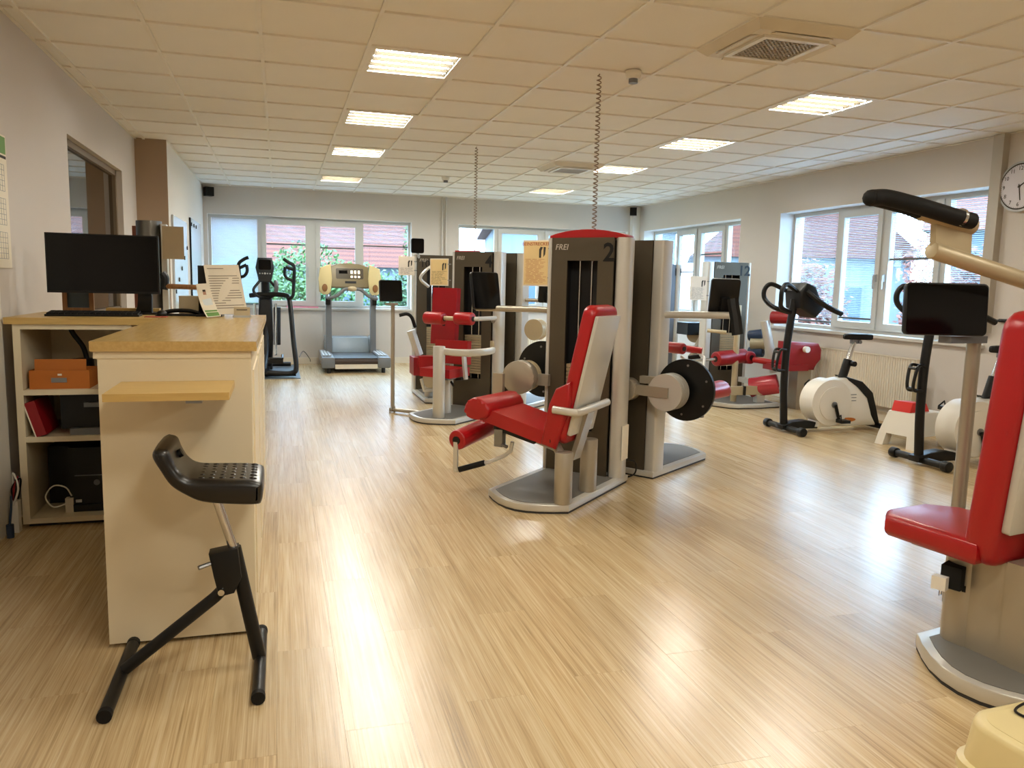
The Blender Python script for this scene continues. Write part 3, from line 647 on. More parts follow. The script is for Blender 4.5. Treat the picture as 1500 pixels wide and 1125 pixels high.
def leg_machine(t, legs=True):
    base_plate(t, std_outline())
    for u, h in ((0.02, 0.37), (0.38, 0.395)):
        o = [(u + x, 0.052 + y) for x, y in rrect(0.115, 0.10, 0.045)]; B().prism(o, 0.055, h, 0.004).build('post', SILVER, t)
    # seat frame
    b = B(); b.tube([(0.02, 0.06, 0.33), (0.1, 0.14, 0.375), (0.16, 0.28, 0.39), (0.2, 0.52, 0.43)], 0.03, 10); b.build('seat_beam', SILVER, t)
    b = B(); b.box((0.06, 0.42, 0.435), (0.03, 0.30, 0.035), rx(12)); b.build('seat_rail', BLACK, t, smooth=0); b = B(); b.box((0.35, 0.42, 0.435), (0.03, 0.30, 0.035), rx(12)); b.build('seat_rail', BLACK, t, smooth=0)
    b = B(); b.bx(0.04, 0.085, 0.50, 0.56, 0.34, 0.45); b.tube([(0.06, 0.53, 0.36), (0.03, 0.46, 0.35)], 0.012, 8); b.build('adjuster', STEEL, t, smooth=0)
    cushion(t, 'seat', (0.21, 0.42, 0.495), (0.40, 0.46, 0.085), rx(13), RED)
    # thigh bolster across the front of the seat
    o = [(p_.x, p_.z) for p_ in curve([(0.085, 0, -0.045), (0.09, 0, 0.02), (0.03, 0, 0.07), (-0.05, 0, 0.055), (-0.095, 0, 0.0), (-0.06, 0, -0.055), (0.02, 0, -0.065), (0.085, 0, -0.045)], 4)[:-1]]
    B().extr(o, (-0.02, 0.66, 0.575), (0, 1, 0), (0, 0, 1), (0.46, 0, 0), 0.02, 3).build('thigh_pad', RED, t)
    # backrest
    lean = 12.5; R = rx(lean); ax = R @ Vector((0, 0, 1)); pb = Vector((0.21, 0.155, 0.39))
    o = rrect(0.36, 0.86, 0.06); B().extr([(x, y + 0.46) for x, y in o], pb - R @ Vector((0, 0.0, 0)), Vector((1, 0, 0)), ax, R @ Vector((0, -0.085, 0)), 0.028, 3).build('backrest', RED, t)
    o = rrect(0.34, 0.74, 0.01); B().extr([(x, y + 0.47) for x, y in o], pb + R @ Vector((0, -0.086, 0)), Vector((1, 0, 0)), ax, R @ Vector((0, -0.022, 0)), 0.003).build('back_plate', LSILVER, t)
    for s in (-1, 1):
        o = [(0, 0), (0.10, 0.0), (0.105, 0.26), (0.085, 0.36), (0.0, 0.43), (-0.03, 0.3)]
        B().extr(o, pb + R @ Vector((s * 0.185 - 0.03, -0.045, 0.0)), R @ Vector((0, 1, 0)), ax, (0.06, 0, 0), 0.022, 3).build('side_bolster', RED, t)
    b = B(); b.box((0.21, 0.02, 0.47), (0.10, 0.03, 0.36), rx(16)); b.build('back_bracket', SILVER, t, smooth=0)
    b = B(); b.tube([(-0.005, 0.12, 0.625), (-0.005, 0.0, 0.62), (0.0, -0.03, 0.62), (0.03, -0.04, 0.62), (0.43, -0.04, 0.635)], 0.024, 12); b.build('rear_handle', LSILVER, t)
    b = B(); b.cyl((0.0, 0.15, 0.43), (0.1, 0.10, 0.43), 0.018, 10); b.build('back_lock_pin', BLACK, t)
    if not legs: return
    # shin roller and its frame
    roller(t, (-0.03, 0.80, 0.36), (0.40, 0.80, 0.40), 0.065, RED, 'shin_roller')
    b = B(); b.bx(-0.035, -0.02, 0.79, 0.82, 0.15, 0.37); b.build('roller_side', LSILVER, t, smooth=0)
    B().tube([(-0.028, 0.81, 0.16), (0.0, 0.74, 0.18), (0.06, 0.6, 0.23), (0.1, 0.52, 0.27), (0.1, 0.47, 0.31), (0.1, 0.46, 0.37)], 0.013, 8).build('foot_bar', LSILVER, t)
    B().tube([(-0.02, 0.785, 0.168), (0.045, 0.63, 0.222)], 0.019, 10).build('foam_grip', SOFTBLACK, t)
    b = B(); b.bx(0.40, 0.43, 0.72, 0.80, 0.38, 0.76); b.build('lever_arm', SILVER, t, smooth=0)
def twin_of(M, ang, anchor):
    "origin of the machine standing back to back with M, turned by ang"
    t = math.radians(M[2]); A = Vector((M[0] + math.cos(t) * anchor[0] - math.sin(t) * anchor[1], M[1] + math.sin(t) * anchor[0] + math.cos(t) * anchor[1]))
    q = math.radians(ang); return A.x - (math.cos(q) * 0.93 - math.sin(q) * 0.6), A.y - (math.sin(q) * 0.93 + math.cos(q) * 0.6)

# machine with the big red reclining seat, number 2
M2 = (1.65, 4.321, 43.5)
t = thing('leg_extension_machine', 'red seated leg extension machine with tower number 2 and red cap, centre of the room', 'exercise machine', (M2[0], M2[1], 0), M2[2], 'seated strength machines')
leg_machine(t); tower(t, '2', cap=True)
lever_wheel(t, 0.90, 0.675, 0.755)
b = B(); b.cyl((0.60, 0.715, 0.715), (0.70, 0.735, 0.715), 0.118, 36, bev=0.006); b.build('counterweight', SILVER, t)
for k in range(4): b = B(); b.cyl((0.703 + 0.025 * k, 0.74, 0.715), (0.724 + 0.025 * k, 0.74, 0.715), 0.108, 32); b.build('weight_disc', TAN, t)
B().bx(0.74, 0.79, 0.55, 0.70, 0.655, 0.735, 0.004).build('lever_link', SILVER, t)
B().tube([(0.86, 0.58, 1.185), (0.85, 0.7, 1.188), (0.74, 1.16, 1.185)], 0.022, 12).build('tablet_arm', SILVER, t)
tablet(t, (0.70, 1.05, 1.315), -112, 0.24, 0.27, -10)
chart(t, 0.84, 0.62, 0.83, 1.355, 1.68, 'BEINSTRECKER', seed=3)
b = B(); b.tube(curve([(0.93, 0.02, 0.16), (0.99, -0.03, 0.14), (1.02, -0.02, 0.05), (0.97, 0.05, 0.012)]), 0.006, 6); b.build('power_cord', BLACK, t)
B().bx(0.80, 0.90, -0.008, 0.0, 0.18, 0.42).build('edge_label', PAPER, t, smooth=0)
# its back-to-back neighbour
x, y = twin_of(M2, 35.5 + 180, (1.12, -0.125))
t = thing('leg_curl_machine', 'strength machine standing back to back with tower number 2, with black cam disc', 'exercise machine', (x, y, 0), 35.5 + 180, 'seated strength machines')
leg_machine(t, False); tower(t, '1', logo=True, wl=0.085)
lever_wheel(t, 0.90, 0.80, 0.665, 0.215)
for k in range(4): B().cyl((0.96 + 0.03 * k, 0.73, 0.655), (0.985 + 0.03 * k, 0.73, 0.655), 0.128, 36).build('weight_disc', LSILVER, t)
for k in range(3): B().cyl((0.80 + 0.025 * k, 0.78, 0.66), (0.822 + 0.025 * k, 0.78, 0.66), 0.125, 36).build('weight_disc', LSILVER, t)
B().bx(1.055, 1.09, 0.44, 0.76, 0.62, 0.69, 0.004).build('lever_link', SILVER, t)
B().cyl((1.02, 0.44, 0.65), (1.11, 0.44, 0.65), 0.08, 32, bev=0.006).build('counterweight', SILVER, t)
B().bx(1.0, 1.05, 0.52, 0.72, 0.70, 0.75, 0.004).build('tower_link', SILVER, t)
B().tube([(0.86, 0.58, 1.175), (0.85, 0.7, 1.178), (0.80, 1.07, 1.19)], 0.024, 12).build('tablet_arm', LSILVER, t)
B().box((0.79, 1.08, 1.19), (0.06, 0.05, 0.05), None, 0.004).build('arm_end', WHITE, t)
tablet(t, (0.74, 0.97, 1.315), -140, 0.20, 0.25, -12)
_q = math.radians(35.5 + 180); _O = Vector((x, y, 0))
def WT(px, py, Y): p = at(px, py, Y) - _O; return (math.cos(_q) * p.x + math.sin(_q) * p.y, -math.sin(_q) * p.x + math.cos(_q) * p.y, p.z)
roller(t, WT(974, 508, 6.4), WT(1002, 511, 6.2), 0.05, DRED, 'leg_roller'); B().tube([WT(1004, 510, 6.5), WT(1028, 514, 6.4)], 0.03, 10).build('thigh_bar', RED, t)
B().tube([WT(998, 522, 6.3), WT(1012, 534, 6.2), WT(1030, 541, 6.15), WT(1032, 524, 6.3), WT(1026, 520, 6.4)], 0.014, 8).build('foot_bar', LSILVER, t); B().tube([WT(1008, 524, 6.5), WT(1026, 522, 6.45)], 0.02, 8).build('foam_grip', SOFTBLACK, t)
B().tube([(0.8, 1.06, 1.30), (0.8, 1.09, 1.17), (0.8, 1.11, 1.06)], 0.04, 8).build('cable_box', BLACK, t)

# number 4 and its neighbour
M4 = (1.61, 7.349, 43.5)
t = thing('chest_machine', 'seated machine with tower number 4, red roller pads and white half ring', 'exercise machine', (M4[0], M4[1], 0), M4[2], 'seated strength machines')
base_plate(t, std_outline()); tower(t, '4', cap=False)
B().bx(0.79, 0.92, 0.33, 0.57, 1.69, 1.705, 0.006).build('top_cap', RED, t)
o = [(0.0 + x, 0.20 + y) for x, y in rrect(0.09, 0.12, 0.04)]; B().prism(o, 0.05, 0.755, 0.004).build('front_post', LSILVER, t)
b = B(); pts = curve([(0.0, 0.2, 0.71), (0.03, 0.05, 0.70), (0.12, -0.09, 0.70), (0.3, -0.16, 0.705), (0.45, -0.14, 0.71)], 6); b.tube(pts, 0.022, 8, flat=1.6); b.build('half_ring', LSILVER, t)
B().cyl((0.12, -0.06, 0.66), (0.12, -0.06, 0.69), 0.03, 14).build('ring_knob', LSILVER, t); B().cyl((0.44, -0.13, 0.74), (0.44, -0.13, 0.80), 0.022, 12).build('ring_stop', TAN, t)
B().cyl((0.28, 0.32, 0.055), (0.28, 0.32, 0.41), 0.062, 20).build('seat_column', LSILVER, t); B().bx(0.2, 0.36, 0.24, 0.40, 0.40, 0.43, 0.01).build('seat_plate', STEEL, t)
cushion(t, 'seat', (0.27, 0.32, 0.475), (0.36, 0.36, 0.085), None, RED)
cushion(t, 'backrest', (0.50, 0.48, 1.02), (0.07, 0.30, 0.58), ry(4), DRED); B().bx(0.458, 0.466, 0.455, 0.49, 0.78, 1.02).build('back_slot', BLACK, t, smooth=0)
cushion(t, 'lower_back_pad', (0.47, 0.36, 0.66), (0.07, 0.40, 0.24), None, RED)
B().bx(0.54, 0.60, 0.44, 0.52, 0.3, 1.25).build('back_post', LSILVER, t, smooth=0)
roller(t, (0.22, 0.30, 1.01), (0.22, 0.53, 1.01), 0.062); roller(t, (0.22, -0.04, 1.02), (0.22, 0.16, 1.02), 0.062)
B().cyl((0.22, 0.14, 1.015), (0.22, 0.32, 1.015), 0.022, 12).build('roller_shaft', TAN, t); B().tube([(0.22, 0.0, 1.02), (0.26, -0.06, 1.02), (0.6, -0.06, 1.02), (0.74, 0.05, 0.98)], 0.022, 8).build('roller_arm', LSILVER, t)
b = B(); b.box((0.30, 0.10, 0.54), (0.05, 0.025, 0.26), rx(-6)); b.build('side_bracket', LSILVER, t, smooth=0)
b = B(); b.tube([(0.24, 0.22, 0.38), (0.16, 0.14, 0.36)], 0.012, 8); b.tube([(0.3, 0.2, 0.40), (0.26, 0.1, 0.42)], 0.015, 8); b.build('seat_lever', BLACK, t)
chart(t, 0.80, 0.66, 0.90, 1.33, 1.62, None, seed=5)
# tablet post of number 4
B().cyl((0.23, 0.954, 0.01), (0.23, 0.954, 1.13), 0.021, 14).build('tablet_post', SILVER, t)
B().tube([(0.23, 0.954, 0.03), (0.23, 0.6, 0.035)], 0.02, 8).build('floor_bar', SILVER, t); b = B(); b.tube(curve([(0.16, 0.93, 0.012), (0.2, 0.955, 0.045), (0.26, 0.955, 0.045), (0.30, 0.99, 0.012)]), 0.014, 8); b.build('post_foot', CHROME, t)
tablet(t, (0.20, 0.955, 1.27), -125, 0.24, 0.22, -8); B().bx(0.16, 0.26, 0.91, 1.0, 1.12, 1.145).build('tablet_shelf', SILVER, t, smooth=0)
x, y = twin_of(M4, 43.5 + 180, (1.08, -0.10))
t = thing('back_machine', 'machine standing behind tower number 4, partly hidden by the black disc of tower number 2', 'exercise machine', (x, y, 0), 43.5 + 180, 'seated strength machines')
leg_machine(t, False); tower(t, '3', wl=0.085)
B().tube([(0.86, 0.58, 1.20), (0.84, 0.75, 1.20)], 0.02, 10).build('tablet_arm', SILVER, t); tablet(t, (0.80, 0.83, 1.29), -140, 0.20, 0.22, -12)
for k in range(3): B().cyl((0.92 + 0.04 * k, 0.80, 0.90), (0.955 + 0.04 * k, 0.80, 0.90), 0.11, 28).build('weight_disc', TAN, t)

# coiled cords from the ceiling to the towers
for M, ux, wx, lab in ((M2, 0.86, 0.29, 'nearer and longer coiled cord, hanging beside the smoke detector onto the red tower cap'), (M4, 0.88, 0.38, 'thinner far coiled cord hanging above the machine with red roller pads')):
    a = math.radians(M[2]); X = M[0] + math.cos(a) * ux - math.sin(a) * wx; Y = M[1] + math.sin(a) * ux + math.cos(a) * wx
    z0 = 1.72 if M is M2 else 1.70; b = B(); pts = []; n = 36 * 10
    for k in range(n + 1):
        th = 2 * math.pi * k / 10; rr = 0.014 * min(1, (n - k) / 15, k / 8 + .1); pts.append((X + rr * math.cos(th), Y + rr * math.sin(th), H - (H - z0) * k / n))
    b.tube(pts, 0.0042, 5); tag(b.build('coiled_cord', mat('beige_cord', '#8d7a66', 0.5) if M is M2 else MATS['beige_cord']), lab, 'cord', 'coiled ceiling cords')

# number 10, left rear
t = thing('arm_machine', 'machine with tower number 10 and black bent handle, behind tower number 4', 'exercise machine', (2.16, 8.75, 0), 90, 'seated strength machines'); O = Vector(t.location)
base_plate(t, [(0.0, 0.0), (0.94, 0.0), (0.94, 0.6), (0.0, 0.6), (-0.08, 0.3)]); tower(t, None, u0=0.80, u1=0.95)
text('10', 0.12, BLACK, t, (0.79, 0.47, 1.58), (0, -1, 0), (0, 0, 1), 'number_lettering')
def W(px, py, Y): p = at(px, py, Y) - O; return (p.y, -p.x, p.z)
chart(t, 0.72, 0.61, 0.80, 1.44, 1.665, None, PALEPAPER, seed=9)
tablet(t, W(612, 360, 9.5), 180, 0.155, 0.175, 0, False, 'monitor'); B().tube([W(612, 371, 9.52), W(614, 380, 9.58)], 0.02, 8).build('monitor_stem', LGREY, t)
B().tube(curve([W(640, 385, 9.2), W(625, 395, 9.1), W(616, 408, 9.1), W(628, 420, 9.15)]), 0.018, 8).build('curved_arm', LSILVER, t)
B().tube([W(602, 484, 8.95), W(614, 520, 8.95)], 0.05, 8).build('lever_arm', LSILVER, t); B().tube(curve([W(585, 462, 8.9), W(596, 460, 8.9), W(603, 465, 8.9), W(608, 479, 8.95)]), 0.02, 10).build('handle', SOFTBLACK, t)
cushion(t, 'seat', W(622, 535, 8.9), (0.30, 0.30, 0.20), None, DRED); cushion(t, 'seat_front_pad', W(626, 530, 8.72), (0.12, 0.20, 0.13), None, RED)
B().cyl((W(628, 560, 8.9)[0], W(628, 560, 8.9)[1], 0.05), (W(628, 560, 8.9)[0], W(628, 560, 8.9)[1], 0.40), 0.05, 16).build('seat_column', LSILVER, t)
B().tube([W(617, 555, 8.7), W(621, 572, 8.7), W(640, 572, 8.7)], 0.018, 8).build('foot_bar', LSILVER, t); B().cyl(W(632, 556, 8.72), W(632, 556, 8.78), 0.10, 20).build('cam_disc', TAN, t)

# number 12, right rear
t = thing('abductor_machine', 'machine with tower number 12, large pink-red leg roller and red backrest', 'exercise machine', (5.62, 7.87, 0), 90, 'seated strength machines'); O = Vector(t.location)
base_plate(t, [(0.94, 0.0), (0.94, 0.86), (0.30, 0.86), (0.02, 0.70), (-0.05, 0.60), (-0.05, 0.3), (0.0, 0.02)]); tower(t, '12', u0=0.78, u1=0.94, wl=0.085, wr=0.05)
chart(t, 0.74, 0.63, 0.86, 1.22, 1.51, None, PALEPAPER, seed=12)
roller(t, W(1048, 526, 8.05), W(1090, 521, 8.15), 0.085, DRED); B().cyl(W(1012, 528, 8.05), W(1050, 526, 8.05), 0.018, 10).build('roller_shaft', CHROME, t)
roller(t, W(1088, 523, 8.2), W(1101, 524, 8.05), 0.075, DRED, 'roller_pad')
roller(t, W(1098, 568, 8.05), W(1140, 562, 7.85), 0.115, mat('rose_red_vinyl', '#b2353f', 0.25), 'leg_roller', RED)  # this roller has a paler, rosier red than the others
b = B(); p, q = Vector(W(1040, 572, 7.95)), Vector(W(1128, 572, 7.9)); b.box((p + q) / 2, (0.05, abs(q.y - p.y), 0.10), None, 0.004); b.build('lever_beam', TAN, t)
for px in (1067, 1090): B().box(W(px, 572, 7.89), (0.055, 0.015, 0.105)).build('beam_collar', BLACK, t, smooth=0)
B().cyl((0.20, 0.52, 0.05), (0.20, 0.52, 1.18), 0.035, 14).build('front_post', TAN, t); B().tube([W(1036, 484, 8.1), W(1064, 487, 8.0)], 0.022, 10).build('side_handle', TAN, t)
b = B(); b.tube(curve([W(1104, 527, 8.05), W(1125, 530, 7.9), W(1172, 538, 7.75)]), 0.035, 10); b.build('thigh_bar', RED, t)
p = Vector(W(1168, 520, 7.75)); b = B(); o = [(0.22, -0.17), (-0.18, -0.17), (-0.22, -0.03), (-0.27, 0.06), (-0.22, 0.14), (0.22, 0.16)]
b.extr(o, p + Vector((0.09, 0, 0)), (0, 1, 0), (0, 0, 1), (-0.18, 0, 0), 0.03, 3); b.build('backrest', DRED, t)
q = Vector(W(1181, 512, 7.62)); B().cyl(q - Vector((0.03, 0, 0)), q + Vector((0.02, 0, 0)), 0.035, 16).build('pivot_cap', WHITE, t)
b = B(); p = W(1170, 575, 7.8); b.bx(p[0] - 0.08, p[0] + 0.08, p[1] - 0.09, p[1] + 0.09, 0.0, 0.46, 0.008); b.build('seat_post', SILVER, t)
cushion(t, 'seat', (W(1150, 545, 7.8)[0], W(1150, 545, 7.8)[1], 0.49), (0.30, 0.40, 0.07), None, DRED)
B().tube([W(1120, 470, 8.2), W(1134, 545, 8.15)], 0.055, 10).build('upright_lever', LSILVER, t); roller(t, W(1130, 465, 8.2), W(1160, 465, 8.0), 0.075, DRED, 'upper_roller', NAVY)
roller(t, W(1097, 492, 8.9), W(1118, 490, 8.75), 0.07, NAVY, 'navy_pad'); roller(t, W(1097, 516, 8.9), W(1118, 515, 8.75), 0.07, NAVY, 'navy_pad'); b = B(); b.cyl(W(1100, 503, 8.85), W(1125, 503, 8.7), 0.075, 20); b.build('hub_drum', TAN, t)
b = B(); b.bx(0.05, 0.13, 0.2, 0.3, 0.055, 0.3); b.bx(0.1, 0.5, 0.22, 0.28, 0.25, 0.31); b.build('seat_support', LSILVER, t, smooth=0)

# number 11, far right behind
t = thing('press_machine', 'machine with tower number 11 in front of the far right window', 'exercise machine', (5.49, 9.4, 0), 90, 'seated strength machines'); O = Vector(t.location)
base_plate(t, [(0.0, 0.0), (0.94, 0.0), (0.94, 0.6), (0.0, 0.6), (-0.08, 0.3)]); tower(t, None, u0=0.78, u1=0.93, shell=mat('grey_tower_metal', '#6c7078', 0.38, metal=0.5))
text('11', 0.15, BLACK, t, (0.765, 0.07, 1.58), (0, -1, 0), (0, 0, 1), 'number_lettering')
cushion(t, 'seat_pad', W(1016, 481, 9.5), (0.30, 0.34, 0.16), None, BLACK); B().tube([W(1008, 535, 9.3), W(1034, 488, 9.3)], 0.06, 8).build('lever_arm', SILVER, t)
b = B(); b.cyl(W(1018, 490, 9.5), W(1018, 490, 9.7), 0.11, 24); b.build('hub_drum', TAN, t); cushion(t, 'seat', W(1017, 512, 9.2), (0.25, 0.22, 0.07), None, DRED)
B().cyl((W(1017, 512, 9.2)[0], W(1017, 512, 9.2)[1], 0.05), (W(1017, 512, 9.2)[0], W(1017, 512, 9.2)[1], 0.62), 0.045, 12).build('seat_column', LSILVER, t)

# machine behind the desk, left
t = thing('pulley_machine', 'grey tower machine behind the monitor with a blank beige board', 'exercise machine', (-0.80, 6.0, 0), 90, 'seated strength machines'); O = Vector(t.location)
base_plate(t, [(0.3, 0.0), (1.0, 0.0), (1.0, 0.55), (0.3, 0.55)])
p = W(222, 326, 6.9); B().cyl((p[0], p[1] + 0.02, 0.05), (p[0], p[1] + 0.02, 1.795), 0.095, 32).build('column_shell', mat('brushed_steel', '#77756f', 0.3, metal=0.8), t)
b = B(); q = W(239, 330, 6.8); b.bx(q[0], q[0] + 0.12, q[1] - 0.02, q[1] + 0.02, 0.05, 1.77); b.build('edge_column', LSILVER, t, smooth=0)
b = B(); p, q = W(237, 331, 6.7), W(270, 380, 6.7); b.bx(p[0], p[0] + 0.008, q[1], p[1], q[2], p[2], 0.002); b.build('blank_board', mat('board_back', '#9a8768', 0.6), t)
B().tube([W(238, 419, 6.75), W(290, 421, 6.7)], 0.02, 8).build('tablet_arm', BROWNWOOD, t)
b = B(); b.tube(curve([W(237, 400, 6.75), W(242, 408, 6.75), W(240, 424, 6.75)]), 0.03, 8); b.build('knob_bracket', BLACK, t)
b = B(); p = W(200, 326, 7.0); b.bx(p[0], p[0] + 0.1, p[1] + 0.0, p[1] + 0.035, 0.05, 1.76); b.build('red_rail', mat('salmon_rail', '#a5654e', 0.5), t, smooth=0)

# ------------------------------------------------------------------ machine at the right edge
FGA = 10.0
t = thing('pulldown_machine', 'machine cut off by the right edge, red seat, silver press arm with black grip', 'exercise machine', (2.397, 1.739, 0), FGA, 'seated strength machines'); O = Vector(t.location)
ca, sa = math.cos(math.radians(FGA)), math.sin(math.radians(FGA))
def G(px, py, Y): p = at(px, py, Y) - O; return (ca * p.x + sa * p.y, -sa * p.x + ca * p.y, p.z)
base_plate(t, std_outline(), 0.065)
o = [(0.165 + x, 0.485 + y) for x, y in rrect(0.15, 0.16, 0.07, 6)]; B().prism(o, 0.06, 0.43).build('seat_column', SILVER, t)
B().bx(0.10, 0.26, 0.30, 0.44, 0.065, 0.43, 0.01).build('column_cover', SILVER, t); B().bx(0.09, 0.40, 0.05, 0.31, 0.065, 0.44, 0.012).build('rear_column', SILVER, t)
b = B(); b.bx(0.2, 0.36, 0.12, 0.30, 0.44, 0.9, 0.01); b.build('back_post', TAN, t)
# seat: tapered red cushion
b = B(); zt = 0.505; z0 = 0.415
out = [(-0.01, 0.36), (0.40, 0.36), (0.40, 0.70), (0.30, 0.80), (0.08, 0.80), (0.0, 0.74)]
b.prism(out, z0, zt, 0.03, 3); b.build('seat', RED, t)
b = B(); b.bx(0.06, 0.3, 0.42, 0.66, 0.40, 0.418); b.build('seat_plate', STEEL, t, smooth=0)
R = rx(4.5); b = B(); b.extr(rrect(0.40, 0.90, 0.07), Vector((0.20, 0.40, 0.87)), (1, 0, 0), R @ Vector((0, 0, 1)), R @ Vector((0, -0.115, 0)), 0.035, 3); b.build('backrest', RED, t)
b = B(); b.extr(rrect(0.34, 0.62, 0.01), Vector((0.20, 0.285, 0.86)) , (1, 0, 0), R @ Vector((0, 0, 1)), R @ Vector((0, -0.03, 0)), 0.003); b.build('back_plate', LSILVER, t)
b = B(); b.tube(curve([(0.1, 0.53, 0.40), (0.14, 0.42, 0.385), (0.24, 0.38, 0.40)]), 0.008, 6); b.build('seat_cable', BLACK, t)
b = B(); c = Vector(G(1400, 842, 2.24)); b.box(c, (0.10, 0.07, 0.085), rzm(15), 0.018); b.cyl(c + Vector((0.02, -0.03, -0.03)), c + Vector((0.02, -0.03, -0.055)), 0.02, 12); b.build('strap_pouch', SOFTBLACK, t)
b = B(); c2 = Vector(G(1377, 853, 2.24)); b.box(c2, (0.035, 0.05, 0.05), rzm(15), 0.006); b.build('strap_clip', WHITE, t); b = B(); b.tube([c2 + Vector((0, 0, -0.025)), c2 + Vector((0.0, 0, -0.05)), c2 + Vector((0.015, 0, -0.05)), c2 + Vector((0.015, 0, -0.025))], 0.002, 5); b.build('wire_loop', STEEL, t)
# press arm
b = B(); b.cyl(G(1364, 366, 2.4), G(1620, 450, 2.4), 0.032, 18, bev=0.004); b.build('press_arm', TAN, t)
b = B(); b.cyl(G(1347, 308, 2.4), G(1424, 332, 2.4), 0.034, 18, bev=0.004); b.build('grip_socket', TAN, t)
b = B(); P0 = [G(1368, 325, 2.4), G(1420, 335, 2.4), G(1418, 378, 2.4), G(1366, 360, 2.4)]; d = Vector((0.0, 0.012, 0)); b.raw([Vector(p) - d for p in P0] + [Vector(p) + d for p in P0], [(0, 1, 2, 3), (7, 6, 5, 4), (0, 4, 5, 1), (1, 5, 6, 2), (2, 6, 7, 3), (3, 7, 4, 0)]); b.build('gusset', TAN, t, smooth=0)
b = B(); b.tube(curve([G(1276, 290, 2.4), G(1300, 290, 2.4), G(1350, 303, 2.36), G(1400, 318, 2.36), G(1424, 324, 2.36)]), 0.03, 14); b.ball(G(1276, 290, 2.4), 0.03); b.build('grip', SOFTBLACK, t)
b = B(); b.tube(curve([G(1285, 291, 2.42), G(1330, 303, 2.43), G(1352, 312, 2.40)]), 0.03, 12); b.build('lower_grip', SOFTBLACK, t)
B().cyl(G(1405, 318, 2.36), G(1409, 319, 2.36), 0.033, 14).build('grip_ring', CHROME, t)
# upright behind the frame edge that carries the arm, and the weight tower
b = B(); e = G(1620, 450, 2.4); b.bx(e[0] - 0.05, e[0] + 0.05, e[1] - 0.05, e[1] + 0.05, 0.06, e[2] + 0.05, 0.01); b.build('arm_upright', SILVER, t)
tower(t, None, u0=0.80, u1=0.94, logo=False, stack=False)
# tablet on a post
pp = G(1427, 500, 2.68); B().cyl((pp[0], pp[1], 0.0), (pp[0], pp[1], pp[2] + 0.0), 0.029, 16).build('tablet_post', SILVER, t)
b = B(); p, q = G(1380, 497, 2.66), G(1441, 497, 2.66); b.box(((p[0] + q[0]) / 2, (p[1] + q[1]) / 2, p[2]), (abs(q[0] - p[0]) * 1.0, 0.06, 0.03), rzm(-4)); b.build('tablet_shelf', GREY, t, smooth=0)
c = Vector(G(1387, 453, 2.62)); tablet(t, c, -108 - 10, 0.335, 0.215, -4)

# cream step stool in the corner
t = thing('step_stool', 'cream plastic step stool cut off by the lower right corner', 'stool', (2.10, 1.565, 0), 3)
lay = [(0.0, 0.225, 0.18), (0.022, 0.223, 0.178), (0.027, 0.21, 0.165), (0.13, 0.20, 0.155), (0.145, 0.196, 0.151), (0.15, 0.186, 0.141)]
b = B(); rings = [[(x, y, z) for x, y in rrect(2 * a, 2 * c, 0.09, 6)] for z, a, c in lay]; n = len(rings[0]); v = [p for r in rings for p in r]
f = [(k * n + i, k * n + (i + 1) % n, (k + 1) * n + (i + 1) % n, (k + 1) * n + i) for k in range(len(lay) - 1) for i in range(n)] + [tuple(range((len(lay) - 1) * n, len(lay) * n))]
b.raw(v, f); b.build('body', CREAM, t, 50)
b = B(); b.prism([(x, y) for x, y in rrect(0.34, 0.25, 0.07, 6)], 0.1498, 0.1512); b.build('tread', CREAM, t)
tag(B().tube(curve([(2.30, 1.80, 0.075), (2.16, 1.70, 0.157), (2.05, 1.66, 0.157), (2.10, 1.56, 0.157), (2.2, 1.5, 0.157)]), 0.004, 6).build('black_cable', BLACK), 'thin black cable lying over the cream step stool', 'cable')

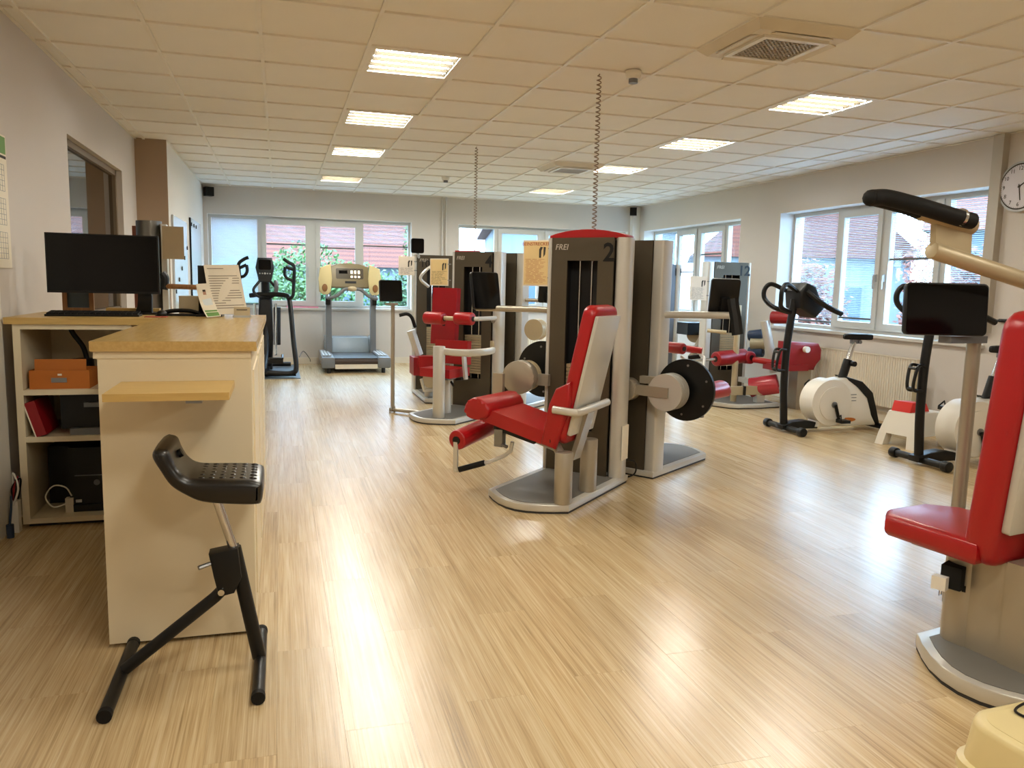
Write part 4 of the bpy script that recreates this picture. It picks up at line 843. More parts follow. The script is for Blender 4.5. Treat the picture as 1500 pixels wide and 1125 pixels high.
# ------------------------------------------------------------------ exercise bikes
def bike(label, x, y):
    t = thing('exercise_bike', label, 'exercise bike', (x, y, 0), 0, 'white upright exercise bikes')
    b = B(); b.cyl((0, -0.27, 0.045), (0, 0.27, 0.045), 0.028, 14); b.build('front_stabiliser', BLACK, t)
    for s in (-1, 1): B().cyl((0, s * 0.24, 0.045), (0, s * 0.30, 0.045), 0.042, 16, bev=0.006).build('foot_cap', BLACK, t)
    b = B(); b.cyl((1.03, -0.22, 0.045), (1.03, 0.22, 0.045), 0.028, 14); b.build('rear_stabiliser', BLACK, t)
    for s in (-1, 1): B().cyl((1.03, s * 0.19, 0.045), (1.03, s * 0.25, 0.045), 0.042, 16, bev=0.006).build('foot_cap', BLACK, t)
    b = B(); b.extr([(-0.06, 0.03), (0.34, 0.03), (0.34, 0.09), (0.2, 0.115), (0.05, 0.10), (-0.06, 0.075)], (0, -0.06, 0), (1, 0, 0), (0, 0, 1), (0, 0.12, 0), 0.012); b.build('frame_shoe', BLACK, t)
    B().tube(curve([(-0.01, 0, 0.07), (-0.035, 0, 0.45), (-0.03, 0, 0.85), (0.02, 0, 1.28)]), 0.036, 12).build('mast', BLACK, t)
    # flywheel housing
    b = B(); b.cyl((0.45, -0.10, 0.29), (0.45, 0.10, 0.29), 0.225, 44, bev=0.035, seg=4); b.build('flywheel_cover', WHITE, t)
    b = B(); b.cyl((0.47, -0.108, 0.28), (0.47, -0.098, 0.28), 0.165, 40, bev=0.004); b.build('side_disc', WHITE, t)
    o = [(0.30, 0.05), (1.02, 0.05), (0.96, 0.14), (0.90, 0.34), (0.78, 0.46), (0.62, 0.53), (0.48, 0.51), (0.35, 0.2)]
    b = B(); b.extr(o, (0, -0.085, 0), (1, 0, 0), (0, 0, 1), (0, 0.17, 0), 0.02); b.build('rear_cover', WHITE, t)
    o = [(1.045, 0.04), (1.0, 0.04), (0.93, 0.15), (0.87, 0.33), (0.76, 0.43), (0.64, 0.50), (0.60, 0.545), (0.80, 0.49), (0.93, 0.38), (0.99, 0.2)]
    b = B(); b.extr(o, (0, -0.09, 0), (1, 0, 0), (0, 0, 1), (0, 0.18, 0), 0.008); b.build('black_spine', BLACK, t)
    b = B(); b.extr([(0.56 + 0.09 * math.cos(k * math.pi / 8), 0.115 + 0.022 * math.sin(k * math.pi / 8)) for k in range(16)], (0.1, -0.0865, 0), (1, 0, 0), (0, 0, 1), (0, -0.001, 0)); b.build('orange_decal', ORANGE, t, smooth=0)
    for k in range(3): B().bx(0.66, 0.74, -0.0862, -0.0845, 0.36 - 0.03 * k, 0.367 - 0.03 * k).build('vent_slot', GREY, t, smooth=0)
    # seat post and saddle
    B().cyl((0.62, 0, 0.50), (0.68, 0, 0.70), 0.042, 16).build('post_sleeve', BLACK, t); B().cyl((0.67, 0, 0.68), (0.735, 0, 0.87), 0.024, 14).build('seat_post', CHROME, t); B().cyl((0.69, -0.045, 0.665), (0.69, -0.09, 0.665), 0.026, 12).build('clamp_knob', BLACK, t)
    b = B(); b.bx(0.70, 0.80, -0.02, 0.02, 0.86, 0.90); b.cyl((0.78, -0.04, 0.875), (0.78, 0.04, 0.875), 0.018, 10); b.build('saddle_clamp', STEEL, t)
    o = [(-0.15, 0.012), (-0.13, 0.03), (-0.03, 0.04), (0.06, 0.09), (0.11, 0.10), (0.13, 0.07), (0.135, 0.0)]; o = o + [(x_, -y_) for x_, y_ in o[-2::-1]]
    b = B(); b.extr(o, (0.76, 0, 0.90), (1, 0, 0), (0, 1, 0), (0, 0, 0.055), 0.016, 3); b.build('saddle', BLACK, t)
    # cranks
    B().cyl((0.47, -0.12, 0.27), (0.47, 0.12, 0.27), 0.03, 14).build('crank_axle', STEEL, t)
    for s, dx, dz in ((-1, 0.05, -0.15), (1, -0.05, 0.15)):
        y0 = s * 0.13; b = B(); b.tube([(0.47, y0, 0.27), (0.47 + dx, y0, 0.27 + dz)], 0.016, 8); cr = b.build('crank', BLACK, t)
        b = B(); b.box((0.47 + dx, s * 0.19, 0.27 + dz), (0.10, 0.09, 0.03), None, 0.008); b.tube([(0.42 + dx, s * 0.155, 0.285 + dz), (0.44 + dx, s * 0.19, 0.33 + dz), (0.42 + dx, s * 0.225, 0.285 + dz)], 0.007, 6); b.build('pedal', BLACK, t)
    # console and handlebar
    b = B(); b.extr([(-0.05, -0.10), (0.12, -0.19), (0.21, -0.10), (0.10, 0.11), (0.0, 0.14), (-0.07, 0.06)], (0.06, -0.13, 1.30), (1, 0, 0), (0, 0, 1), (0, 0.26, 0), 0.025, 3); b.build('console', BLACK, t)
    b = B(); b.box((0.222, 0, 1.30), (0.01, 0.17, 0.15), ry(-28)); b.build('display', SCREEN, t, smooth=0)
    b = B()
    b.tube(curve([(0.0, 0.0, 1.15), (-0.16, 0.06, 1.20), (-0.22, 0.13, 1.28), (-0.22, 0.14, 1.37), (-0.16, 0.12, 1.42), (-0.02, 0.08, 1.36)]), 0.022, 8)
    b.tube(curve([(0.0, 0.0, 1.15), (-0.16, -0.06, 1.20), (-0.22, -0.13, 1.28), (-0.22, -0.14, 1.37), (-0.16, -0.12, 1.42), (-0.02, -0.08, 1.36)]), 0.022, 8)
    for s in (-1, 1): b.tube(curve([(0.06, s * 0.12, 1.36), (0.16, s * 0.2, 1.26), (0.26, s * 0.23, 1.20), (0.37, s * 0.24, 1.155)]), 0.025, 8)
    b.build('handlebar', BLACK, t)
    b = B()
    for s in (-1, 1): b.tube(curve([(-0.06, s * 0.035, 0.80), (-0.13, s * 0.04, 0.79), (-0.15, s * 0.03, 0.62), (-0.06, s * 0.03, 0.60)]), 0.013, 6)
    b.tube([(-0.14, -0.04, 0.78), (-0.14, 0.04, 0.78)], 0.013, 6); b.tube([(-0.15, -0.03, 0.62), (-0.15, 0.03, 0.62)], 0.013, 6); b.build('bottle_holder', BLACK, t)
    return t
bike('white and black exercise bike in front of the radiator', 4.69, 6.50)
bike('white and black exercise bike partly hidden by the machine at the right edge', 4.91, 5.03)

# white step stool with red wedge
t = thing('step_stool', 'white plastic step stool beside the radiator', 'stool', (5.50, 5.72, 0), 12)
b = B(); tw, td, bw, bd, hh = 0.20, 0.13, 0.25, 0.18, 0.31
b.raw([(-tw, -td, hh), (tw, -td, hh), (tw, td, hh), (-tw, td, hh)] + [(-bw, -bd, 0.11), (bw, -bd, 0.11), (bw, bd, 0.11), (-bw, bd, 0.11)], [(0, 1, 2, 3), (0, 4, 5, 1), (1, 5, 6, 2), (2, 6, 7, 3), (3, 7, 4, 0)]); bd_ = b.build('body', WHITE, t, 20)
for sx in (-1, 1):
    for sy in (-1, 1):
        b = B(); z1 = 0.115; v = []
        for z, k in ((z1, 1.0), (0.0, 1.09)):
            for dx, dy in ((0, 0), (0.09, 0), (0.09, 0.08), (0, 0.08)): v.append((sx * (bw * k - dx), sy * (bd * k - dy), z))
        b.raw(v, [(0, 1, 2, 3), (4, 5, 6, 7), (0, 1, 5, 4), (1, 2, 6, 5), (2, 3, 7, 6), (3, 0, 4, 7)]); b.build('leg', WHITE, t, smooth=0)
b = B(); O = Vector((5.50, 5.72, 0.31)); b = B(); b.extr([(-0.13, 0), (0.14, 0), (0.09, 0.075), (-0.10, 0.09)], (5.46, 5.64, 0.3115), (ca, 0.2, 0), (0, 0, 1), (-0.04, 0.18, 0), 0.005)
tag(b.build('red_foam_wedge', mat('bright_red_foam', '#d0261c', 0.6)), 'bright red foam wedge lying on the white step stool', 'foam wedge')

# ------------------------------------------------------------------ radiators, clock
def radiator(label, loc, rz, L, z0, z1):
    t = thing('radiator', label, 'radiator', loc, rz, 'panel radiators')
    b = B(); n = int(L / 0.0333)
    pts = []
    for k in range(n): 
        x = -L / 2 + k * L / n; w = L / n; pts += [(x, 0.0), (x + w * .35, 0.0), (x + w * .5, 0.008), (x + w * .85, 0.008)]
    pts += [(L / 2, 0.0), (L / 2, 0.03), (-L / 2, 0.03)]
    b.extr(pts, (0, -0.10, z0), (1, 0, 0), (0, 1, 0), (0, 0, z1 - z0)); b.build('front_panel', TRIM, t, smooth=0)
    B().bx(-L / 2, L / 2, -0.05, -0.02, z0, z1).build('rear_panel', TRIM, t, smooth=0)
    for s in (-1, 1): B().bx(s * L / 2 - 0.006, s * L / 2 + 0.006, -0.105, -0.015, z0 + 0.01, z1 + 0.006).build('side_cover', TRIM, t, smooth=0)
    b = B(); m = int(L / 0.04); b.bx(-L / 2, L / 2, -0.105, -0.095, z1, z1 + 0.008); b.bx(-L / 2, L / 2, -0.03, -0.02, z1, z1 + 0.008)
    for k in range(m): b.bx(-L / 2 + k * L / m, -L / 2 + k * L / m + 0.022, -0.1, -0.02, z1, z1 + 0.006)
    b.build('top_grille', TRIM, t, smooth=0)
    b = B(); 
    for s in (-0.02, 0.03): b.tube([(L / 2 - 0.05 + s, -0.05, z0), (L / 2 - 0.05 + s, -0.05, 0.06), (L / 2 + 0.25, -0.05, 0.06 + s * .8)], 0.009, 6)
    b.build('supply_pipe', TRIM, t)
    for s in (-1, 1): B().bx(s * L * .35 - 0.02, s * L * .35 + 0.02, -0.06, 0.0, z0 + 0.1, z0 + 0.2).build('wall_bracket', TRIM, t, smooth=0)
radiator('long cream panel radiator under the near right window, behind the bikes', (RW - 0.004, 7.22, 0), -90, 1.68, 0.17, 0.70)
radiator('cream panel radiator under the far window behind the towers', (4.3, BW - 0.02, 0), 0, 1.6, 0.17, 0.70)
tag(B().bx(RW - 0.24, RW - 0.18, 6.18, 6.26, 0.0, 0.62, 0.01).build('wooden_board', TAN), 'narrow tan board standing on end beside the right radiator', 'board')
t = thing('wall_clock', 'round white wall clock with black numerals, cut off by the right edge', 'clock', (RW, 5.465, 2.30), 0)
r_ = 0.215; B().cyl((-0.045, 0, 0), (0, 0, 0), r_, 56, bev=0.012, seg=3).build('rim', LGREY, t); B().cyl((-0.0475, 0, 0), (-0.044, 0, 0), r_ - 0.018, 56).build('inner_rim', INK, t)
B().cyl((-0.0495, 0, 0), (-0.046, 0, 0), r_ - 0.03, 56).build('dial', mat('clock_dial', '#d9d6de', 0.5), t)
for k in range(1, 13):
    a = math.radians(90 - 30 * k); text(str(k), 0.048, INK, t, (-0.051, -math.cos(a) * (r_ - 0.062), math.sin(a) * (r_ - 0.062)), (0, -1, 0), (0, 0, 1), 'numeral')
b = B()
for k in range(60):
    a = 2 * math.pi * k / 60; L_ = 0.012 if k % 5 == 0 else 0.006; R_ = Matrix.Rotation(a, 3, 'X'); b.box(R_ @ Vector((-0.0505, 0, r_ - 0.036)), (0.001, 0.0025, L_), R_)
b.build('minute_marks', INK, t, smooth=0)
b = B(); R_ = Matrix.Rotation(math.radians(170), 3, 'X'); b.box(R_ @ Vector((-0.053, 0, 0.05)), (0.002, 0.008, 0.14), R_); b.build('minute_hand', INK, t, smooth=0)
b = B(); R_ = Matrix.Rotation(math.radians(60), 3, 'X'); b.box(R_ @ Vector((-0.052, 0, 0.03)), (0.002, 0.01, 0.09), R_); b.build('hour_hand', INK, t, smooth=0)
B().cyl((-0.056, 0, 0), (-0.049, 0, 0), 0.010, 14).build('hand_cap', INK, t)
t = thing('cable_plug', 'small black plug on the right wall beneath the clock', 'plug', (RW, 5.50, 1.14)); B().cyl((-0.03, -0.03, 0), (-0.03, 0.05, 0), 0.016, 10).build('plug_body', BLACK, t); B().cyl((-0.03, 0.05, 0), (-0.03, 0.075, 0), 0.008, 8).build('plug_tip', BLACK, t); B().cyl((-0.03, 0, 0), (0, 0, 0), 0.008, 8).build('plug_stub', BLACK, t)

# ------------------------------------------------------------------ treadmill
t = thing('treadmill', 'grey treadmill with beige console under the far window', 'treadmill', (1.08, 11.80, 0), 0); O = Vector(t.location)
# local: x across, y towards the wall
for s in (-1, 1):
    b = B(); b.extr([(0.0, 0.09), (0.0, 0.235), (0.25, 0.245), (1.15, 0.25), (1.15, 0.10)], (s * 0.41 - 0.085, 0.05, 0), (0, 1, 0), (0, 0, 1), (0.17, 0, 0), 0.012); b.build('side_rail', STEEL, t)
    b = B(); b.extr(rrect(0.19, 0.16, 0.025), (s * 0.41, 0.0, 0.155), (1, 0, 0), (0, 0, 1), (0, 0.10, 0), 0.01); b.build('rear_end_cap', GREY, t)
    for k in range(3): B().bx(s * 0.41 - 0.07 + 0.045 * k, s * 0.41 - 0.04 + 0.045 * k, 0.14, 1.0, 0.244, 0.256).build('grip_strip', LGREY, t, smooth=0)
    B().cyl((s * 0.40, 0.06, 0.0), (s * 0.40, 0.06, 0.09), 0.03, 12).build('foot', BLACK, t); B().cyl((s * 0.40, 1.1, 0.0), (s * 0.40, 1.1, 0.11), 0.03, 12).build('foot', BLACK, t)
    b = B(); b.box((s * 0.345 + 0.0, 0.98, 0.70), (0.085, 0.13, 0.98), rx(-2), 0.02); b.build('upright', GREY, t)
    b = B(); o = [(-0.07, 0.0), (-0.075, 0.2), (-0.06, 0.36), (0.06, 0.42), (0.075, 0.2), (0.06, 0.0), (0.03, -0.05), (-0.03, -0.05)]; b.extr([(x_ * 1.35, y_) for x_, y_ in o], (s * 0.375 - 0.03, 0.72, 1.19), (s * -1, 0, 0), (0, 0, 1), (0, 0.05, 0), 0.015, 3); b.build('console_wing', CREAM, t)
    b = B(); b.extr([(0.042 * math.cos(k * math.pi / 10), 0.06 * math.sin(k * math.pi / 10)) for k in range(20)], (s * 0.385 - 0.03, 0.70, 1.245), (1, 0, 0), (0, 0, 1), (0, 0.03, 0), 0.004); b.build('speaker_disc', BROWNWOOD, t)
    b = B(); b.tube(curve([(s * 0.37, 0.80, 1.13), (s * 0.36, 0.62, 1.09), (s * 0.24, 0.60, 1.13), (s * 0.12, 0.62, 1.225), (0.0, 0.64, 1.235)]), 0.026, 10); b.build('hand_rail', GREY, t)
    B().box((s * 0.36, 0.92, 1.05), (0.07, 0.10, 0.14), None, 0.015).build('upright_clamp', BLACK, t)
B().bx(-0.33, 0.33, 0.05, 1.15, 0.205, 0.222).build('running_belt', mat('dark_belt', '#3a3733', 0.5), t, smooth=0); b = B(); b.cyl((-0.33, 0.07, 0.165), (0.33, 0.07, 0.165), 0.045, 18); b.build('belt_roller', mat('belt_brown', '#3a2a22', 0.6), t)
B().bx(-0.31, 0.31, 0.01, 0.06, 0.065, 0.13, 0.01).build('rear_bar', TRIM, t); B().bx(-0.31, 0.31, 0.1, 1.1, 0.10, 0.2).build('deck', BLACK, t, smooth=0)
b = B(); b.extr([(1.05, 0.2), (1.05, 0.30), (1.12, 0.45), (1.30, 0.47), (1.36, 0.2), (1.3, 0.1)], (-0.30, 0, 0), (0, 1, 0), (0, 0, 1), (0.60, 0, 0), 0.03, 3); b.build('motor_hood', mat('blue_grey_hood', '#9fb0be', 0.3), t)
for s in (-1, 1): b = B(); b.extr([(1.03, 0.2), (1.03, 0.31), (1.10, 0.46), (1.32, 0.48), (1.38, 0.2), (1.3, 0.1)], (s * 0.35 - 0.05, 0, 0), (0, 1, 0), (0, 0, 1), (0.10, 0, 0), 0.015); b.build('hood_side', LGREY, t)
b = B(); o = [(-0.30, -0.17), (0.30, -0.17), (0.29, 0.17), (0.15, 0.215), (0, 0.225), (-0.15, 0.215), (-0.29, 0.17)]; R = rx(-18); c = Vector((-0.03, 0.80, 1.42)); b.extr(o, c, (1, 0, 0), R @ Vector((0, 0, 1)), R @ Vector((0, 0.07, 0)), 0.015, 3); con = b.build('console', mat('console_bronze', '#7d6f50', 0.4), t)
q = B(); q.extr(rrect(0.42, 0.17, 0.02), c + R @ Vector((0, -0.002, 0.05)), (1, 0, 0), R @ Vector((0, 0, 1)), R @ Vector((0, 0.002, 0))); q.build('display', mat('console_dark', '#4b4334', 0.3), con)
for r_ in range(2):
    for k in range(3): q = B(); q.box(c + R @ Vector((0.03 + 0.055 * k, -0.005, 0.075 - 0.075 * r_)), (0.03, 0.004, 0.05 if r_ == 0 else 0.03), R, 0.0); q.build('lit_key', mat('key_glow', '#fff1d0', 0.5, emit=1.2) if 'key_glow' not in MATS else MATS['key_glow'], con, smooth=0)
q = B(); q.box(c + R @ Vector((-0.1, -0.004, 0.075)), (0.13, 0.003, 0.05), R); q.build('readout', SCREEN, con, smooth=0); q = B(); q.box(c + R @ Vector((0.01, -0.004, -0.09)), (0.17, 0.006, 0.035), R, 0.0); q.build('stop_bar', BLACK, con, smooth=0)
B().ball((-0.01, 0.62, 1.235), 0.07, (1.1, 0.5, 0.6), 18).build('pulse_hub', TAN, t)
tag(B().tube(curve([(0.27, 12.3, 0.20), (0.34, 12.6, 0.26), (0.44, 12.9, 0.12), (0.46, 13.1, 0.05)]), 0.006, 6).build('power_cable', BLACK), 'thin black power cable curling beside the elliptical trainer', 'cable')

# ------------------------------------------------------------------ elliptical trainer
tag(B().bx(-0.75, 0.26, 11.2, 13.0, 0.0, 0.012, 0.003).build('floor_mat', mat('blue_grey_mat', '#5f6a74', 0.6)), 'thin blue-grey mat beneath the elliptical trainer', 'floor mat')
t = thing('elliptical_trainer', 'black elliptical cross trainer with arm levers in front of the far window', 'elliptical trainer', (-0.2, 12.0, 0.012), 0); O = Vector((-0.2, 12.0, 0.012))
def E_(px, py, Y): return at(px, py, Y) - O
B().tube(curve([(-0.05, -0.3, 0.05), (-0.02, 0.0, 0.35), (0.0, 0.1, 0.9), (0.0, 0.1, 1.45)]), 0.06, 12).build('mast', BLACK, t); b = B(); b.extr([(-0.10, 0.0), (0.08, 0.0), (0.10, 0.5), (0.09, 1.05), (-0.09, 1.05), (-0.11, 0.5)], (0, 0.02, 0.03), (1, 0, 0), (0, 0, 1), (0, 0.35, 0), 0.03, 3); b.build('drive_housing', BLACK, t)
b = B(); c = E_(388, 396, 12.0); b.extr([(-0.13, 0.05), (-0.10, 0.19), (0.10, 0.19), (0.13, 0.05), (0.085, -0.16), (-0.085, -0.16)], c + Vector((0, 0.0, -0.01)), (1, 0, 0), (0, 0, 1), (0, 0.07, 0), 0.02, 3); con = b.build('console', mat('console_black', '#20262c', 0.35), t)
q = B(); q.extr(rrect(0.17, 0.14, 0.02), c + Vector((0, -0.002, 0.08)), (1, 0, 0), (0, 0, 1), (0, 0.003, 0)); q.build('display', SCREEN, con); q = B()
for k in range(5): q.ball(c + Vector((-0.07 + 0.035 * k, -0.002, -0.045)), 0.010 if k != 2 else 0.014, (1, 0.4, 1), 8)
q.build('console_keys', LGREY, con)
B().tube(curve([c + Vector((-0.08, 0.0, -0.16)), c + Vector((-0.16, -0.05, -0.28)), c + Vector((-0.10, -0.06, -0.37)), c + Vector((0.0, -0.04, -0.37)), c + Vector((0.10, -0.06, -0.37)), c + Vector((0.16, -0.05, -0.28)), c + Vector((0.08, 0.0, -0.16))], 6), 0.02, 8).build('fixed_grip', BLACK, t)
for side, S in (('r', [(415, 379), (422, 384), (430, 389), (431, 400), (430, 420), (429, 433), (423, 438)]), ('l', [(364, 377), (357, 380), (350, 386), (350, 396), (351, 404)])):
    b = B(); b.tube(curve([E_(x_, y_, 11.8) for x_, y_ in S]), 0.024, 8)
    if side == 'r': b.tube(curve([E_(418, 391, 11.8), E_(417, 400, 11.8), E_(420, 407, 11.8), E_(430, 412, 11.8)]), 0.022, 8); b.tube([E_(418, 391, 11.8), E_(430, 395, 11.8)], 0.022, 8)
    else: b.tube(curve([E_(361, 388, 11.8), E_(362, 397, 11.8), E_(358, 404, 11.8), E_(351, 406, 11.8)]), 0.022, 8); b.tube([E_(361, 388, 11.8), E_(350, 393, 11.8)], 0.022, 8); b.tube([E_(351, 404, 11.8), E_(352, 440, 11.8)], 0.022, 8)
    b.build('moving_arm', BLACK, t)
b = B(); b.tube(curve([E_(366, 433, 12.0), E_(385, 431, 11.95), E_(415, 432, 11.9), E_(423, 437, 11.85), E_(426, 455, 11.7), E_(430, 500, 11.4), E_(434, 538, 11.25), E_(428, 546, 11.25), E_(412, 547, 11.25), E_(392, 546, 11.25)]), 0.035, 10); b.build('frame_tube', BLACK, t)
b = B(); b.tube([E_(404, 445, 11.9), E_(404, 520, 11.6)], 0.016, 8); b.tube([E_(373, 445, 11.9), E_(375, 520, 11.6)], 0.02, 8); b.build('crank_rod', CHROME, t)
B().tube([E_(406, 450, 12.2), E_(406, 505, 12.2)], 0.05, 8).build('shroud_side', BLACK, t)
for px in (404, 376):
    b = B(); c = E_(px, 528, 11.55); b.box(c, (0.20, 0.34, 0.05), None, 0.02); b.tube([c + Vector((-0.09, -0.15, 0.04)), c + Vector((0.09, -0.15, 0.04)), c + Vector((0.09, 0.15, 0.06))], 0.018, 8); b.build('foot_pedal', BLACK, t)
b = B(); b.cyl((-0.35, -0.7, 0.05), (0.4, -0.7, 0.05), 0.035, 10); b.cyl((-0.35, 0.6, 0.05), (0.35, 0.6, 0.05), 0.035, 10); b.bx(-0.05, 0.05, -0.7, 0.6, 0.02, 0.08); b.build('base_frame', BLACK, t)
B().tube(curve([E_(404, 432, 11.95), E_(405, 420, 11.9), E_(404, 412, 11.95)]), 0.03, 8).build('arm_pivot', GREY, t)
tag(B().bx(0.10, 0.60, BW + 0.0, BW + 0.10, WZ0 + 0.009, WZ0 + 0.03, 0.004).build('pink_folder', PINK), 'pink folder lying on the sill of the far window', 'folder')

# ------------------------------------------------------------------ reception counter
TOP = 1.135
t = thing('counter', 'cream laminate reception counter with maple top in the left foreground', 'counter', (-0.365, 4.15, 0)); O = Vector(t.location)
x0, x1, y0, y1 = -0.62, -0.105, 3.06, 5.25
B(O).bx(x0, x1, y0, y0 + 0.025, 0.015, TOP - 0.035, 0.002).build('end_panel', LAM, t)
B(O).bx(x0 - 0.012, x1, y0 - 0.004, y0 + 0.02, TOP - 0.062, TOP - 0.035, 0.002).build('end_batten', LAM, t)
b = B(O); b.bx(x1 - 0.02, x1, y0 + 0.025, y1, 0.015, TOP - 0.035); fp = b.build('front_panel', LAM, t, smooth=0)
for k in range(3):
    q = B(O); a = y0 + 0.12 + k * 0.70; q.bx(x1 - 0.002, x1 + 0.006, a, a + 0.58, 0.12, TOP - 0.12, 0.006); q.build('raised_panel', LAM, fp)
B(O).bx(x0, x1 - 0.02, y1 - 0.025, y1, 0.015, TOP - 0.035).build('rear_panel', LAM, t, smooth=0)
B(O).bx(x0 + 0.03, x1 - 0.03, y0 + 0.03, y1 - 0.03, 0.0, 0.02).build('plinth', BLACK, t, smooth=0)
B(O).bx(x0 + 0.02, x1 - 0.02, y0 + 0.03, y1 - 0.03, 0.40, 0.42).build('inner_shelf', LAM, t, smooth=0)
B(O).bx(x0 - 0.02, x1 + 0.02, y0 - 0.02, y1 + 0.03, TOP - 0.035, TOP, 0.003).build('worktop', MAPLE, t)
sh = B(O).bx(-0.545, -0.165, 2.735, y0, 0.965, 0.99, 0.002).build('fold_shelf', MAPLEX, t)
b = B(O); b.bx(-0.30, -0.25, 2.74, 3.05, 0.955, 0.965); b.build('shelf_bracket', STEEL, sh, smooth=0)

t = thing('shelf_unit', 'open cream shelf unit with three compartments under the monitor', 'shelf', (-1.06, 5.0, 0)); O = Vector(t.location)
a0, a1, d0, d1 = -1.345, -0.70, 4.69, 5.28
B(O).bx(a0, a0 + 0.035, d0, d1, 0.02, TOP - 0.035).build('side_panel', LAM, t, smooth=0); B(O).bx(-0.80, -0.775, d0, d1, 0.02, TOP - 0.035).build('side_panel', LAM, t, smooth=0)
B(O).bx(a0 + 0.035, -0.80, d1 - 0.015, d1, 0.02, TOP - 0.035).build('back_panel', LAM, t, smooth=0)
for z in (0.02, 0.468, 0.722): B(O).bx(a0 + 0.035, -0.80, d0 + 0.002, d1 - 0.015, z, z + 0.028).build('shelf_board', LAM, t, smooth=0)
B(O).bx(a0 + 0.035, -0.80, d0, d0 + 0.02, TOP - 0.062, TOP - 0.035).build('top_rail', LAM, t, smooth=0); B(O).bx(a0 + 0.02, -0.82, d0 + 0.03, d1 - 0.03, 0.0, 0.02).build('plinth', BLACK, t, smooth=0)
B(O).bx(-0.775, -0.655, d0 + 0.25, d0 + 0.27, 0.02, TOP - 0.035).build('infill_panel', LAM, t, smooth=0)
B(O).bx(-1.38, -0.645, 4.675, 5.42, TOP - 0.035, TOP, 0.003).build('worktop', MAPLEX, t)

# things in the shelf unit
t = thing('letter_box', 'orange cardboard storage box with flap on the top shelf', 'box', (-1.145, 4.84, 0.75)); 
b = B(); 
for q in ((-0.145, 0.145, -0.11, -0.105, 0, 0.10), (-0.145, 0.145, 0.105, 0.11, 0, 0.10), (-0.145, -0.14, -0.105, 0.105, 0, 0.10), (0.14, 0.145, -0.105, 0.105, 0, 0.10), (-0.14, 0.14, -0.105, 0.105, 0, 0.005)): b.bx(*q)
b.build('body', ORANGE, t, smooth=0)
b = B(); b.box((0.0, -0.075, 0.12), (0.25, 0.006, 0.075), rx(-8)); b.build('flap', ORANGE, t, smooth=0)
B().bx(-0.04, 0.035, -0.113, -0.11, 0.035, 0.06).build('label_holder', STEEL, t, smooth=0); B().bx(-0.008, 0.012, -0.113, -0.11, 0.072, 0.082).build('sticker', PAPER, t, smooth=0)
t = thing('desk_lamp_stand', 'black curved stand behind the orange box', 'stand', (-1.10, 5.08, 0.75)); B().cyl((0, 0, 0), (0, 0, 0.13), 0.06, 24, 0.055).build('foot', BLACK, t); B().tube(curve([(0.02, 0, 0.12), (0.0, 0, 0.2), (-0.05, 0, 0.28), (-0.07, 0, 0.345)]), 0.014, 10).build('arm', BLACK, t)
t = thing('red_binder', 'red ring binder with white edge leaning on the middle shelf', 'binder', (-1.215, 4.83, 0.4965)); R = ry(-16); b = B(); b.box(R @ Vector((0.0, 0, 0.10)) + Vector((-0.02, 0, 0)), (0.05, 0.26, 0.19), R); b.build('cover', DRED, t, smooth=0); b = B(); b.box(R @ Vector((-0.028, 0, 0.10)) + Vector((-0.02, 0, 0)), (0.006, 0.265, 0.195), R); b.build('white_edge', PAPER, t, smooth=0)
t = thing('document_printer', 'black printer on the middle shelf beside the red binder', 'printer', (-0.985, 4.90, 0.4965)); B().bx(-0.17, 0.16, -0.14, 0.25, 0.03, 0.215, 0.015).build('body', BLACK, t); B().bx(-0.12, 0.16, -0.18, -0.1, 0.0, 0.035, 0.004).build('paper_tray', GREY, t); B().bx(-0.05, 0.12, -0.165, -0.1, 0.15, 0.175, 0.003).build('control_strip', GREY, t)
t = thing('office_printer', 'black office machine on the lowest shelf with white cables beside it', 'printer', (-1.02, 4.95, 0.05)); B().bx(-0.12, 0.165, -0.15, 0.25, 0.0, 0.36, 0.02).build('body', BLACK, t); B().bx(-0.27, -0.12, 0.05, 0.25, 0.0, 0.33, 0.015).build('side_unit', BLACK, t); B().bx(-0.10, 0.10, -0.17, -0.1, 0.0, 0.04, 0.004).build('front_lip', BLACK, t); B().cyl((0.02, -0.158, 0.16), (0.02, -0.148, 0.16), 0.016, 16).build('power_button', GREY, t); B().bx(-0.09, 0.08, -0.157, -0.15, 0.2, 0.205).build('slot', GREY, t, smooth=0); B().bx(-0.09, -0.06, -0.158, -0.15, 0.05, 0.065).build('badge', LGREY, t, smooth=0)
t = thing('loose_cable', 'white cable loop on the lowest shelf left of the black printer', 'cable', (-1.22, 4.80, 0.048)); B().tube(curve([(0.09, 0, 0.06), (0.0, 0, 0.03), (-0.04, 0, 0.09), (0.0, 0, 0.15), (0.06, 0, 0.14), (0.09, 0, 0.09)]), 0.004, 6).build('loop', WHITE, t); B().bx(0.06, 0.10, -0.02, 0.02, 0.0, 0.08, 0.004).build('plug', TRIM, t)
t = thing('power_adapter', 'white cable and adapter at the right end of the lowest shelf', 'cable', (-0.835, 4.74, 0.048)); B().tube(curve([(0.02, 0, 0.03), (-0.05, 0, 0.05), (-0.06, 0, 0.14), (-0.02, 0, 0.2)]), 0.004, 6).build('loop', WHITE, t); B().bx(-0.02, 0.03, -0.02, 0.02, 0.0, 0.06, 0.004).build('plug', TRIM, t)
t = thing('power_strip', 'white power strip with tangled cables standing beside the shelf unit', 'power strip', (-1.362, 4.635, 0)); B().box((0, 0, 0.085), (0.04, 0.05, 0.17), None, 0.006).build('body', WHITE, t)
